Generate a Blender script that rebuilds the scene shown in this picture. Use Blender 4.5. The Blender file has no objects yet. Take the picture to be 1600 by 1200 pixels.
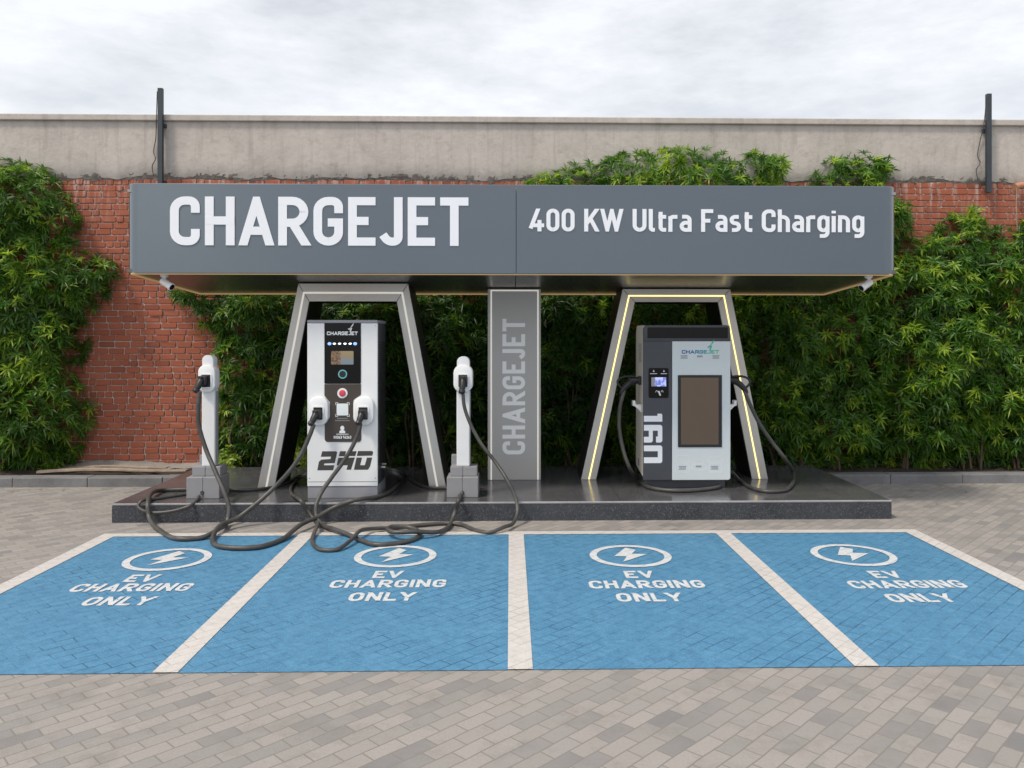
import bpy, bmesh, math, random
import numpy as np
from mathutils import Vector

# ------------------------------------------------------------------ camera, sky, sun, exposure
SC = bpy.context.scene
COL = SC.collection
FPX, HY, VX, CAMH = 1280.0, 525.0, 797.0, 2.0
YAW = math.radians(1.3)
CX = VX + FPX * math.tan(YAW)
cam = bpy.data.cameras.new('camera')
cam.sensor_width = 36.0
cam.lens = 36.0 * FPX / 1600.0
cam.shift_x = (800 - CX) / 1600.0
cam.shift_y = -(600 - HY) / 1600.0
cam.clip_end = 2000
camo = bpy.data.objects.new('camera', cam)
camo.location = (0, 0, CAMH)
camo.rotation_euler = (math.radians(90), 0, -YAW)
COL.objects.link(camo)
SC.camera = camo

SUN_EL, SUN_AZ = math.radians(57), math.radians(234)      # azimuth from +Y, clockwise
world = bpy.data.worlds.new('World')
SC.world = world
world.use_nodes = True
wn = world.node_tree
sky = wn.nodes.new('ShaderNodeTexSky')
sky.sky_type = 'NISHITA'
sky.sun_disc = False
sky.sun_elevation = SUN_EL
sky.sun_rotation = SUN_AZ
sky.dust_density = 3.0
hs = wn.nodes.new('ShaderNodeHueSaturation')
hs.inputs['Saturation'].default_value = 0.38
wn.links.new(sky.outputs[0], hs.inputs['Color'])
# thin broken cloud
wtc = wn.nodes.new('ShaderNodeTexCoord'); wmp = wn.nodes.new('ShaderNodeMapping'); wmp.inputs['Scale'].default_value = (1.6, 1.6, 5.0)
wno = wn.nodes.new('ShaderNodeTexNoise'); wno.inputs['Scale'].default_value = 2.2; wno.inputs['Detail'].default_value = 8; wno.inputs['Roughness'].default_value = .62
wra = wn.nodes.new('ShaderNodeValToRGB'); wra.color_ramp.elements[0].position = .15; wra.color_ramp.elements[1].position = .60
wmx = wn.nodes.new('ShaderNodeMix'); wmx.data_type = 'RGBA'; wmx.inputs[7].default_value = (6.6, 6.75, 7.0, 1)
wsc = wn.nodes.new('ShaderNodeMath'); wsc.operation = 'MULTIPLY'; wsc.inputs[1].default_value = .8
wn.links.new(wtc.outputs['Generated'], wmp.inputs[0]); wn.links.new(wmp.outputs[0], wno.inputs['Vector'])
wn.links.new(wno.outputs[0], wra.inputs[0]); wn.links.new(wra.outputs[0], wsc.inputs[0]); wn.links.new(wsc.outputs[0], wmx.inputs[0])
wn.links.new(hs.outputs[0], wmx.inputs[6])
wn.links.new(wmx.outputs[2], wn.nodes['Background'].inputs[0])
wn.nodes['Background'].inputs[1].default_value = 0.125

sl = bpy.data.lights.new('sun', 'SUN')
sl.energy = 2.2
sl.angle = math.radians(9)
sl.color = (1.0, 0.90, 0.76)
so = bpy.data.objects.new('sun', sl)
sd = Vector((math.sin(SUN_AZ) * math.cos(SUN_EL), math.cos(SUN_AZ) * math.cos(SUN_EL), math.sin(SUN_EL)))
so.rotation_euler = (-sd).to_track_quat('-Z', 'Y').to_euler()
so.location = sd * 40
COL.objects.link(so)

SC.view_settings.view_transform = 'Standard'
SC.view_settings.look = 'None'
SC.view_settings.exposure = 0.40
SC.view_settings.gamma = 1.0
SC.view_settings.use_curve_mapping = False

R = random.Random(5)

# ------------------------------------------------------------------ measuring helpers
_rx, _ry = math.cos(YAW), -math.sin(YAW)
_fx, _fy = math.sin(YAW), math.cos(YAW)

def ray(px, py):
    u = (px - CX) / FPX
    return Vector((u * _rx + _fx, u * _ry + _fy, (HY - py) / FPX))

def P(px, py, Y):
    d = ray(px, py)
    t = Y / d.y
    return Vector((d.x * t, Y, CAMH + d.z * t))

def G(px, py, z=0.0):
    d = ray(px, py)
    t = (z - CAMH) / d.z
    return Vector((d.x * t, d.y * t, z))

class Plane:
    """x / z on an upright plane at depth Y, measured round one column of the photograph"""
    def __init__(self, Y, pref):
        self.Y, self.pref = Y, pref
    def x(self, px):
        return P(px, HY, self.Y).x
    def z(self, py):
        return P(self.pref, py, self.Y).z
    def p(self, px, py):
        return (self.x(px), self.z(py))

# ------------------------------------------------------------------ object helpers
def tag(o, label=None, cat=None, group=None, kind=None):
    if label: o['label'] = label
    if cat: o['category'] = cat
    if group: o['group'] = group
    if kind: o['kind'] = kind
    return o

def thing(name, loc, label, cat, group=None):
    o = bpy.data.objects.new(name, None)
    o.empty_display_size = 0.2
    o.location = loc
    COL.objects.link(o)
    return tag(o, label, cat, group)

def world_loc(o):
    v = Vector((0, 0, 0))
    while o is not None:
        v += o.location
        o = o.parent
    return v

def link_mesh(name, me, mat, parent=None, smooth=False):
    o = bpy.data.objects.new(name, me)
    COL.objects.link(o)
    for m in (mat if isinstance(mat, (list, tuple)) else [mat]):
        me.materials.append(m)
    if parent is not None:
        w = world_loc(parent)
        n = len(me.vertices)
        co = np.empty(n * 3, dtype=np.float32)
        me.vertices.foreach_get('co', co)
        co = co.reshape(-1, 3) - np.array(w, dtype=np.float32)
        me.vertices.foreach_set('co', co.ravel())
        o.parent = parent
    if smooth:
        for p in me.polygons: p.use_smooth = True
    me.update()
    return o

def obj(name, bm, mat, parent=None, smooth=False):
    bmesh.ops.recalc_face_normals(bm, faces=bm.faces[:])
    me = bpy.data.meshes.new(name)
    bm.to_mesh(me)
    bm.free()
    o = link_mesh(name, me, mat, parent)
    if smooth:
        for p in me.polygons: p.use_smooth = True
        if hasattr(me, 'set_sharp_from_angle'):
            me.set_sharp_from_angle(angle=math.radians(40))
    return o

def box(bm, x0, x1, y0, y1, z0, z1, bev=0.0, seg=2):
    c = [bm.verts.new((x, y, z)) for x in (x0, x1) for y in (y0, y1) for z in (z0, z1)]
    q = [(0, 1, 3, 2), (4, 6, 7, 5), (0, 4, 5, 1), (2, 3, 7, 6), (0, 2, 6, 4), (1, 5, 7, 3)]
    fs = [bm.faces.new([c[i] for i in f]) for f in q]
    if bev > 0:
        es = list({e for f in fs for e in f.edges})
        bmesh.ops.bevel(bm, geom=es, offset=bev, segments=seg, profile=0.5, affect='EDGES')
    return bm

def B(*a, **k):
    return box(bmesh.new(), *a, **k)

def loft(bm, rings, cap=True, close=False):
    vr = [[bm.verts.new(p) for p in r] for r in rings]
    n = len(vr[0])
    for a in range(len(vr) - 1):
        for i in range(n):
            j = (i + 1) % n
            bm.faces.new((vr[a][i], vr[a][j], vr[a + 1][j], vr[a + 1][i]))
    if cap:
        bm.faces.new(vr[0][::-1]); bm.faces.new(vr[-1])
    return bm

def plate(bm, pts, y0, y1, bev=0.0):
    """polygon of (x, z) on the plane y0, thickened back to y1; bev pulls the front rim in"""
    if bev <= 0:
        return loft(bm, [[(x, y0, z) for x, z in pts], [(x, y1, z) for x, z in pts]])
    cx = sum(p[0] for p in pts) / len(pts); cz = sum(p[1] for p in pts) / len(pts)
    ins = inset(pts, bev)
    ins2 = inset(pts, bev * 0.3)
    return loft(bm, [[(x, y0, z) for x, z in ins], [(x, y0 + bev * 0.3, z) for x, z in ins2],
                     [(x, y0 + bev, z) for x, z in pts], [(x, y1, z) for x, z in pts]])

def inset(pts, d):
    n = len(pts)
    area = sum(pts[i][0] * pts[(i + 1) % n][1] - pts[(i + 1) % n][0] * pts[i][1] for i in range(n))
    s = 1 if area > 0 else -1
    out = []
    for i in range(n):
        p, a, b = Vector(pts[i]), Vector(pts[i - 1]), Vector(pts[(i + 1) % n])
        d1 = (p - a).normalized() if (p - a).length > 1e-9 else Vector((1, 0))
        d2 = (b - p).normalized() if (b - p).length > 1e-9 else d1
        n1 = Vector((-d1.y, d1.x)) * s; n2 = Vector((-d2.y, d2.x)) * s
        m = n1 + n2
        if m.length < 1e-6: m = n1
        m.normalize()
        k = d / max(0.4, m.dot(n1))
        out.append((p.x + m.x * k, p.y + m.y * k))
    return out

def round_poly(pts, rad, closed=True, seg=7):
    """round the corners of a 2D polyline; rad is one number or one per point"""
    n = len(pts)
    rs = rad if isinstance(rad, (list, tuple)) else [rad] * n
    out = []
    for i in range(n):
        p = Vector(pts[i])
        if (not closed and i in (0, n - 1)) or rs[i] <= 1e-6:
            out.append((p.x, p.y)); continue
        a, b = Vector(pts[i - 1]), Vector(pts[(i + 1) % n])
        la, lb = (a - p).length, (b - p).length
        da, db = (a - p) / la, (b - p) / lb
        ang = da.angle(db)
        t = min(rs[i] / math.tan(ang / 2), la * 0.499, lb * 0.499)
        r = t * math.tan(ang / 2)
        bis = (da + db).normalized()
        c = p + bis * (r / math.sin(ang / 2))
        s, e = p + da * t, p + db * t
        a0 = math.atan2(s.y - c.y, s.x - c.x); a1 = math.atan2(e.y - c.y, e.x - c.x)
        dd = a1 - a0
        while dd > math.pi: dd -= 2 * math.pi
        while dd < -math.pi: dd += 2 * math.pi
        for k in range(seg + 1):
            q = a0 + dd * k / seg
            out.append((c.x + r * math.cos(q), c.y + r * math.sin(q)))
    return out

def rect(pl, x0, y0, x1, y1, r=0.0):
    pts = [pl.p(x0, y0), pl.p(x1, y0), pl.p(x1, y1), pl.p(x0, y1)]
    return round_poly(pts, r) if r > 0 else pts

def disc(cx, cz, rx, rz=None, n=28):
    rz = rz or rx
    return [(cx + rx * math.cos(2 * math.pi * i / n), cz + rz * math.sin(2 * math.pi * i / n)) for i in range(n)]

def ring(bm, outer, inner, y0, y1):
    n = len(outer)
    r = [[(x, y1, z) for x, z in outer], [(x, y0, z) for x, z in outer],
         [(x, y0, z) for x, z in inner], [(x, y1, z) for x, z in inner]]
    vr = [[bm.verts.new(p) for p in q] for q in r]
    for a in range(4):
        b = (a + 1) % 4
        for i in range(n):
            j = (i + 1) % n
            bm.faces.new((vr[a][i], vr[a][j], vr[b][j], vr[b][i]))
    return bm

def catmull(pts, sub=8):
    pts = [Vector(p) for p in pts]
    out = []
    e = [pts[0] * 2 - pts[1]] + pts + [pts[-1] * 2 - pts[-2]]
    for i in range(1, len(e) - 2):
        p0, p1, p2, p3 = e[i - 1], e[i], e[i + 1], e[i + 2]
        t0 = 0; t1 = max(1e-4, (p1 - p0).length) ** .5; t2 = t1 + max(1e-4, (p2 - p1).length) ** .5
        t3 = t2 + max(1e-4, (p3 - p2).length) ** .5
        for k in range(sub):
            t = t1 + (t2 - t1) * k / sub
            a1 = p0 * ((t1 - t) / (t1 - t0)) + p1 * ((t - t0) / (t1 - t0))
            a2 = p1 * ((t2 - t) / (t2 - t1)) + p2 * ((t - t1) / (t2 - t1))
            a3 = p2 * ((t3 - t) / (t3 - t2)) + p3 * ((t - t2) / (t3 - t2))
            b1 = a1 * ((t2 - t) / (t2 - t0)) + a2 * ((t - t0) / (t2 - t0))
            b2 = a2 * ((t3 - t) / (t3 - t1)) + a3 * ((t - t1) / (t3 - t1))
            out.append(b1 * ((t2 - t) / (t2 - t1)) + b2 * ((t - t1) / (t2 - t1)))
    out.append(pts[-1])
    return out

def tube(bm, path, rad, n=10, flat=1.0):
    path = [Vector(p) for p in path]
    m = len(path)
    rs = rad if isinstance(rad, (list, tuple)) else [rad] * m
    t = (path[1] - path[0]).normalized()
    up = Vector((0, 0, 1)) if abs(t.z) < .9 else Vector((1, 0, 0))
    nrm = t.cross(up).normalized()
    rings = []
    for i in range(m):
        if i == 0: t = path[1] - path[0]
        elif i == m - 1: t = path[-1] - path[-2]
        else: t = path[i + 1] - path[i - 1]
        t.normalize()
        nrm = (nrm - t * nrm.dot(t)).normalized()
        bn = t.cross(nrm)
        rings.append([path[i] + (nrm * math.cos(2 * math.pi * k / n) + bn * math.sin(2 * math.pi * k / n) * flat) * rs[i] for k in range(n)])
    return loft(bm, rings)

def lathe(bm, prof, origin, axis, n=24):
    axis = Vector(axis).normalized(); origin = Vector(origin)
    u = axis.cross(Vector((0, 0, 1)) if abs(axis.z) < .9 else Vector((1, 0, 0))).normalized()
    v = axis.cross(u)
    return loft(bm, [[origin + axis * h + (u * math.cos(2 * math.pi * k / n) + v * math.sin(2 * math.pi * k / n)) * r for k in range(n)] for r, h in prof])

# ------------------------------------------------------------------ materials
def nodes_of(m):
    m.use_nodes = True
    nt = m.node_tree
    return nt, nt.nodes['Principled BSDF']

def N(nt, t, **kw):
    n = nt.nodes.new(t)
    for k, v in kw.items():
        setattr(n, k, v)
    return n

def mix_color(nt, fac, a, b, blend='MIX'):
    m = nt.nodes.new('ShaderNodeMix'); m.data_type = 'RGBA'; m.blend_type = blend
    for s, v in ((0, fac), (6, a), (7, b)):
        if hasattr(v, 'is_linked') or isinstance(v, bpy.types.NodeSocket): nt.links.new(v, m.inputs[s])
        elif isinstance(v, (int, float)): m.inputs[s].default_value = v
        else: m.inputs[s].default_value = (*v, 1)
    return m.outputs[2]

def noise(nt, scale, detail=4, rough=.6, vec=None):
    n = nt.nodes.new('ShaderNodeTexNoise')
    n.inputs['Scale'].default_value = scale; n.inputs['Detail'].default_value = detail; n.inputs['Roughness'].default_value = rough
    if vec is None:
        tc = nt.nodes.new('ShaderNodeTexCoord'); vec = tc.outputs['Object']
    nt.links.new(vec, n.inputs['Vector'])
    return n.outputs[0]

def ramp(nt, sock, *stops):
    r = nt.nodes.new('ShaderNodeValToRGB')
    els = r.color_ramp.elements
    while len(els) < len(stops): els.new(.5)
    for e, (p, c) in zip(els, stops):
        e.position = p; e.color = (*c, 1) if not isinstance(c, (int, float)) else (c, c, c, 1)
    nt.links.new(sock, r.inputs[0])
    return r.outputs[0]

def bump(nt, bs, sock, strength=.3, dist=.01):
    b = nt.nodes.new('ShaderNodeBump')
    b.inputs['Strength'].default_value = strength; b.inputs['Distance'].default_value = dist
    nt.links.new(sock, b.inputs['Height'])
    nt.links.new(b.outputs[0], bs.inputs['Normal'])
    return b

def paint(name, col, rough=.4, metal=0.0, var=.08, scale=3.0, bmp=0.0, coat=0.0, emit=None, es=0.0, spec=.5):
    m = bpy.data.materials.new(name)
    nt, bs = nodes_of(m)
    bs.inputs['Metallic'].default_value = metal
    bs.inputs['Specular IOR Level'].default_value = spec
    nz = noise(nt, scale, 5, .65)
    dark = tuple(c * (1 - var) for c in col); lite = tuple(min(1, c * (1 + var)) for c in col)
    nt.links.new(ramp(nt, nz, (.3, dark), (.7, lite)), bs.inputs['Base Color'])
    n2 = noise(nt, scale * 2.3, 3, .6)
    nt.links.new(ramp(nt, n2, (.3, max(.02, rough - .02)), (.7, min(1, rough + .03))), bs.inputs['Roughness'])
    if bmp > 0: bump(nt, bs, noise(nt, scale * 30, 3), bmp, .003)
    if coat > 0: bs.inputs['Coat Weight'].default_value = coat
    if emit:
        bs.inputs['Emission Color'].default_value = (*emit, 1); bs.inputs['Emission Strength'].default_value = es
    return m

def brushed(name, col, rough=.35, axis=2, metal=1.0, var=.12):
    m = bpy.data.materials.new(name)
    nt, bs = nodes_of(m)
    tc = N(nt, 'ShaderNodeTexCoord'); mp = N(nt, 'ShaderNodeMapping')
    s = [160, 160, 160]; s[axis] = 2
    mp.inputs['Scale'].default_value = s
    nt.links.new(tc.outputs['Object'], mp.inputs[0])
    nz = noise(nt, 1.0, 3, .6, mp.outputs[0])
    bs.inputs['Metallic'].default_value = metal
    big = noise(nt, 1.2, 3, .6)
    c = mix_color(nt, .5, ramp(nt, nz, (.2, tuple(k * (1 - var) for k in col)), (.8, tuple(min(1, k * (1 + var)) for k in col))),
                  ramp(nt, big, (.3, tuple(k * .9 for k in col)), (.7, tuple(min(1, k * 1.08) for k in col))))
    nt.links.new(c, bs.inputs['Base Color'])
    nt.links.new(ramp(nt, nz, (.2, rough - .08), (.8, rough + .1)), bs.inputs['Roughness'])
    return m

def glow(name, col, strength, base=.6):
    return paint(name, tuple(base * c for c in col), .4, emit=col, es=strength)

M = {}
M['white'] = paint('white_paint', (.74, .75, .76), .32, var=.03, coat=.2)
M['white_plastic'] = paint('white_plastic', (.78, .79, .80), .38, var=.03)
M['off_white'] = paint('off_white_paint', (.62, .60, .55), .45, var=.05)
M['ice'] = paint('pale_blue_grey_paint', (.62, .68, .71), .35, var=.03)
M['charcoal'] = paint('charcoal_paint', (.055, .06, .072), .42, var=.08)
M['grey'] = paint('mid_grey_paint', (.27, .275, .30), .5, var=.06)
M['box_grey'] = paint('base_box_grey', (.25, .25, .265), .55, var=.07)
M['black_gloss'] = paint('black_glass', (.006, .006, .007), .1, var=.1, spec=.25)
M['black'] = paint('black_plastic', (.014, .014, .016), .42, var=.15)
M['black_metal'] = paint('black_metal', (.018, .017, .016), .5, var=.15)
M['rubber'] = paint('cable_rubber', (.06, .058, .055), .45, var=.35, scale=6, bmp=.15)
M['taupe'] = paint('taupe_panel', (.055, .043, .036), .32, var=.06)
M['number'] = paint('dark_number', (.05, .048, .042), .4)
M['lettering'] = paint('white_lettering', (.79, .82, .88), .45, var=.02)
M['grey_print'] = paint('grey_print', (.25, .27, .30), .5)
M['white_print'] = paint('white_print', (.72, .76, .78), .5)
M['red'] = paint('red_button', (.60, .06, .09), .35)
M['teal'] = paint('teal_ring', (.10, .32, .35), .3, emit=(.1, .4, .42), es=.15)
def fascia_mat():
    m = paint('slate_fascia', (.098, .126, .158), .30, metal=.45, var=.03, scale=.5)
    nt = m.node_tree; bs = nt.nodes['Principled BSDF']
    bs.inputs['Coat Weight'].default_value = 1.0; bs.inputs['Coat Roughness'].default_value = .06
    bs.inputs['Anisotropic'].default_value = .85
    bs.inputs['Anisotropic Rotation'].default_value = .25
    tg = nt.nodes.new('ShaderNodeTangent'); tg.direction_type = 'RADIAL'; tg.axis = 'Z'
    nt.links.new(tg.outputs[0], bs.inputs['Tangent'])
    return m
M['fascia'] = fascia_mat()
M['soffit'] = brushed('soffit_metal', (.16, .15, .14), .30, axis=1, metal=.8)
M['alu'] = brushed('brushed_aluminium', (.60, .58, .545), .42, axis=2, metal=.45)
M['column'] = paint('column_paint', (.46, .45, .435), .45, metal=.05, var=.03, scale=1.5)
M['chrome'] = paint('bright_metal', (.6, .6, .6), .2, metal=1)
M['led_gold'] = glow('led_gold', (1.0, .68, .30), .18, .25)
M['led_yellow'] = glow('led_yellow', (1.0, .78, .28), 1.35, .5)
M['led_white'] = glow('led_white', (1.0, .95, .86), .32, .6)
M['dot'] = glow('status_light', (.9, .95, 1.0), 1.2, .6)
M['dot_blue'] = glow('status_light_blue', (.25, .45, 1.0), 1.0, .4)
M['steel_post'] = paint('blue_grey_steel', (.032, .042, .052), .5, var=.2)
M['wood'] = paint('weathered_board', (.34, .27, .21), .8, var=.3, scale=9)
M['bark'] = paint('shrub_bark', (.11, .075, .05), .9, var=.35, scale=20)
M['terracotta'] = paint('terracotta_pipe', (.42, .20, .12), .7, var=.15)
M['wire'] = paint('dark_wire', (.05, .045, .04), .7)

def screen_mat(name, kind):
    m = bpy.data.materials.new(name)
    nt, bs = nodes_of(m)
    tc = N(nt, 'ShaderNodeTexCoord'); sp = N(nt, 'ShaderNodeSeparateXYZ')
    nt.links.new(tc.outputs['Generated'], sp.inputs[0])
    if kind == 'warm':
        right = ramp(nt, sp.outputs['Z'], (.0, (.30, .36, .44)), (.42, (.33, .37, .42)), (.5, (.42, .34, .20)), (1, (.50, .38, .20)))
        left = ramp(nt, noise(nt, 45, 3), (.4, (.10, .08, .08)), (.6, (.48, .27, .12)))
        f = ramp(nt, sp.outputs['X'], (.38, 0.0), (.46, 1.0))
        c = mix_color(nt, f, left, right); st = .42
    else:
        right = ramp(nt, noise(nt, 30, 3), (.42, (.12, .16, .45)), (.55, (.42, .48, .92)))
        f = ramp(nt, sp.outputs['X'], (.22, 0.0), (.26, 1.0))
        c = mix_color(nt, f, (.14, .14, .16), right); st = 1.0
    nt.links.new(c, bs.inputs['Emission Color'])
    bs.inputs['Emission Strength'].default_value = st
    bs.inputs['Base Color'].default_value = (.02, .02, .02, 1)
    bs.inputs['Roughness'].default_value = .1
    return m
M['screen_warm'] = screen_mat('screen_warm', 'warm')
M['screen_blue'] = screen_mat('screen_blue', 'blue')

def big_screen_mat():
    m = bpy.data.materials.new('tinted_glass')
    nt, bs = nodes_of(m)
    bs.inputs['Base Color'].default_value = (.21, .175, .145, 1)
    bs.inputs['Metallic'].default_value = .9
    bs.inputs['Roughness'].default_value = .07
    mp = N(nt, 'ShaderNodeMapping'); tc = N(nt, 'ShaderNodeTexCoord')
    mp.inputs['Scale'].default_value = (1, 1, 2.2); mp.inputs['Rotation'].default_value = (0, .3, 0)
    nt.links.new(tc.outputs['Object'], mp.inputs[0])
    bump(nt, bs, noise(nt, 5, 2, .5, mp.outputs[0]), .08, .02)
    return m
M['tinted'] = big_screen_mat()

def logo_mat():
    m = bpy.data.materials.new('blue_green_print')
    nt, bs = nodes_of(m)
    tc = N(nt, 'ShaderNodeTexCoord'); sp = N(nt, 'ShaderNodeSeparateXYZ')
    nt.links.new(tc.outputs['Generated'], sp.inputs[0])
    nt.links.new(ramp(nt, sp.outputs['X'], (.1, (.02, .10, .32)), (.55, (.02, .28, .42)), (.8, (.05, .50, .33))), bs.inputs['Base Color'])
    bs.inputs['Roughness'].default_value = .5
    return m
M['logo'] = logo_mat()

def granite(name, base, speck, rough, scale, tiles):
    m = bpy.data.materials.new(name)
    nt, bs = nodes_of(m)
    n1 = noise(nt, scale, 2, .7); n2 = noise(nt, 2.2, 6, .7)
    c = mix_color(nt, ramp(nt, n1, (.56, 0.0), (.70, 1.0)), base, speck)
    c = mix_color(nt, ramp(nt, n2, (.35, 0.0), (.7, .55)), c, tuple(b * 2.2 for b in base))
    if tiles:
        tc = N(nt, 'ShaderNodeTexCoord')
        bt = N(nt, 'ShaderNodeTexBrick')
        bt.inputs['Scale'].default_value = 1.0; bt.inputs['Brick Width'].default_value = 1.25; bt.inputs['Row Height'].default_value = .62
        bt.inputs['Mortar Size'].default_value = .003; bt.offset = 0
        nt.links.new(tc.outputs['Object'], bt.inputs['Vector'])
        c = mix_color(nt, bt.outputs['Fac'], c, (.012, .012, .012))
    nt.links.new(c, bs.inputs['Base Color'])
    n3 = noise(nt, 5, 6, .75)
    nt.links.new(ramp(nt, n3, (.3, rough * .7), (.7, rough * 1.7)), bs.inputs['Roughness'])
    return m
M['granite_top'] = granite('polished_granite', (.062, .062, .068), (.12, .12, .125), .15, 110, True)
M['granite_face'] = granite('flamed_granite', (.026, .029, .036), (.17, .18, .20), .55, 85, False)
M['edge_highlight'] = granite('granite_edge_highlight', (.20, .20, .21), (.45, .45, .46), .5, 110, False)  # paler than the slab: light along the front edge put into the colour
M['kerb'] = granite('grey_kerb_stone', (.125, .125, .13), (.21, .21, .215), .7, 90, False)

def paver_nodes(nt):
    tc = N(nt, 'ShaderNodeTexCoord'); mp = N(nt, 'ShaderNodeMapping')
    mp.inputs['Rotation'].default_value = (0, 0, math.radians(-45))
    nt.links.new(tc.outputs['Object'], mp.inputs[0])
    wob = N(nt, 'ShaderNodeTexNoise'); wob.inputs['Scale'].default_value = 3.0
    nt.links.new(mp.outputs[0], wob.inputs['Vector'])
    ad = N(nt, 'ShaderNodeVectorMath', operation='MULTIPLY_ADD')
    nt.links.new(wob.outputs['Color'], ad.inputs[0]); ad.inputs[1].default_value = (.022, .022, 0)
    nt.links.new(mp.outputs[0], ad.inputs[2])
    bt = N(nt, 'ShaderNodeTexBrick')
    bt.inputs['Scale'].default_value = 1.0; bt.inputs['Brick Width'].default_value = .20; bt.inputs['Row Height'].default_value = .10
    bt.inputs['Mortar Size'].default_value = .0045; bt.inputs['Mortar Smooth'].default_value = .25
    bt.inputs['Color1'].default_value = (0, 0, 0, 1); bt.inputs['Color2'].default_value = (1, 1, 1, 1); bt.inputs['Mortar'].default_value = (.5, .5, .5, 1)
    nt.links.new(ad.outputs[0], bt.inputs['Vector'])
    return bt, mp

def paving_mat():
    m = bpy.data.materials.new('concrete_pavers')
    nt, bs = nodes_of(m)
    bt, mp = paver_nodes(nt)
    c = ramp(nt, bt.outputs['Color'], (0, (.155, .156, .162)), (.3, (.245, .236, .226)), (.6, (.285, .266, .250)), (.85, (.305, .287, .27)), (1, (.19, .19, .194)))
    c = mix_color(nt, ramp(nt, noise(nt, .9, 6, .7), (.35, 0.0), (.68, .55)), c, (.30, .279, .263))
    c = mix_color(nt, ramp(nt, noise(nt, 2.7, 6, .75), (.50, 0.0), (.72, .7)), c, (.17, .16, .15))
    c = mix_color(nt, ramp(nt, noise(nt, .55, 4, .8), (.60, 0.0), (.70, .55)), c, (.14, .132, .125))
    c = mix_color(nt, ramp(nt, noise(nt, 60, 4, .7), (.35, .0), (.7, .35)), c, (.20, .18, .165))
    c = mix_color(nt, ramp(nt, bt.outputs['Fac'], (0, 0.0), (1, .75)), c, (.16, .148, .135))
    nt.links.new(c, bs.inputs['Base Color'])
    bs.inputs['Roughness'].default_value = .85
    h = N(nt, 'ShaderNodeMath', operation='MULTIPLY_ADD')
    nt.links.new(bt.outputs['Fac'], h.inputs[0]); h.inputs[1].default_value = -1.0
    nt.links.new(noise(nt, 70, 4, .7), h.inputs[2])
    bump(nt, bs, h.outputs[0], .5, .006)
    return m
M['paving'] = paving_mat()

def painted_paver(name, c0, c1, joint, jf, mot=.93):
    m = bpy.data.materials.new(name)
    nt, bs = nodes_of(m)
    bt, mp = paver_nodes(nt)
    c = mix_color(nt, ramp(nt, noise(nt, 2.5, 6, .75), (.3, 0.0), (.7, 1.0)), c0, c1)
    c = mix_color(nt, ramp(nt, noise(nt, 13, 5, .8), (.42, 0.0), (.66, .8)), c, tuple(k * mot for k in c0))
    c = mix_color(nt, ramp(nt, bt.outputs['Color'], (0, .0), (1, .25)), c, c1)
    # pale scuffs along the joints and dark, open joints
    sc = ramp(nt, noise(nt, 120, 3, .8), (.52, 0.0), (.70, .6))
    c = mix_color(nt, sc, c, tuple(min(1, k * 1.3 + .07) for k in c1))
    j = N(nt, 'ShaderNodeMath', operation='MULTIPLY')
    nt.links.new(bt.outputs['Fac'], j.inputs[0])
    nt.links.new(ramp(nt, noise(nt, 1.6, 4, .7), (.40, .10), (.62, jf)), j.inputs[1])
    c = mix_color(nt, j.outputs[0], c, joint)
    nt.links.new(c, bs.inputs['Base Color'])
    bs.inputs['Roughness'].default_value = .6
    h = N(nt, 'ShaderNodeMath', operation='MULTIPLY_ADD')
    nt.links.new(bt.outputs['Fac'], h.inputs[0]); h.inputs[1].default_value = -1.0
    nt.links.new(noise(nt, 80, 4, .7), h.inputs[2])
    bump(nt, bs, h.outputs[0], .4, .005)
    return m
M['blue'] = painted_paver('blue_road_paint', (.046, .172, .315), (.082, .240, .395), (.016, .068, .135), .9, .72)
M['line'] = painted_paver('white_road_paint', (.47, .45, .435), (.55, .53, .515), (.27, .255, .24), .75, .86)
M['mark'] = painted_paver('white_marking', (.50, .52, .54), (.58, .595, .615), (.16, .26, .36), .8, .86)

def brick_mat():
    m = bpy.data.materials.new('red_brick')
    nt, bs = nodes_of(m)
    at = N(nt, 'ShaderNodeAttribute', attribute_name='tone')
    c = ramp(nt, at.outputs['Fac'], (0, (.23, .066, .038)), (.3, (.325, .094, .050)), (.75, (.375, .112, .060)), (1, (.41, .14, .085)))
    c = mix_color(nt, ramp(nt, noise(nt, 40, 5, .75), (.35, 0.0), (.75, .5)), c, (.22, .07, .045))
    c = mix_color(nt, ramp(nt, noise(nt, 14, 5, .75), (.58, 0.0), (.76, .25)), c, (.42, .21, .15))
    # lime runs below the render band
    tc = N(nt, 'ShaderNodeTexCoord'); sp = N(nt, 'ShaderNodeSeparateXYZ')
    nt.links.new(tc.outputs['Object'], sp.inputs[0])
    mp = N(nt, 'ShaderNodeMapping'); mp.inputs['Scale'].default_value = (9, 1, .8)
    nt.links.new(tc.outputs['Object'], mp.inputs[0])
    st = noise(nt, 1.6, 4, .7, mp.outputs[0])
    hi = N(nt, 'ShaderNodeMapRange'); hi.inputs['From Min'].default_value = 3.55; hi.inputs['From Max'].default_value = 4.25
    nt.links.new(sp.outputs['Z'], hi.inputs['Value'])
    mu = N(nt, 'ShaderNodeMath', operation='MULTIPLY')
    nt.links.new(ramp(nt, st, (.50, 0.0), (.66, .7)), mu.inputs[0]); nt.links.new(hi.outputs[0], mu.inputs[1])
    c = mix_color(nt, mu.outputs[0], c, (.56, .47, .43))
    nt.links.new(c, bs.inputs['Base Color'])
    bs.inputs['Roughness'].default_value = .9
    bump(nt, bs, noise(nt, 90, 4, .7), .5, .004)
    return m
M['brick'] = brick_mat()

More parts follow.
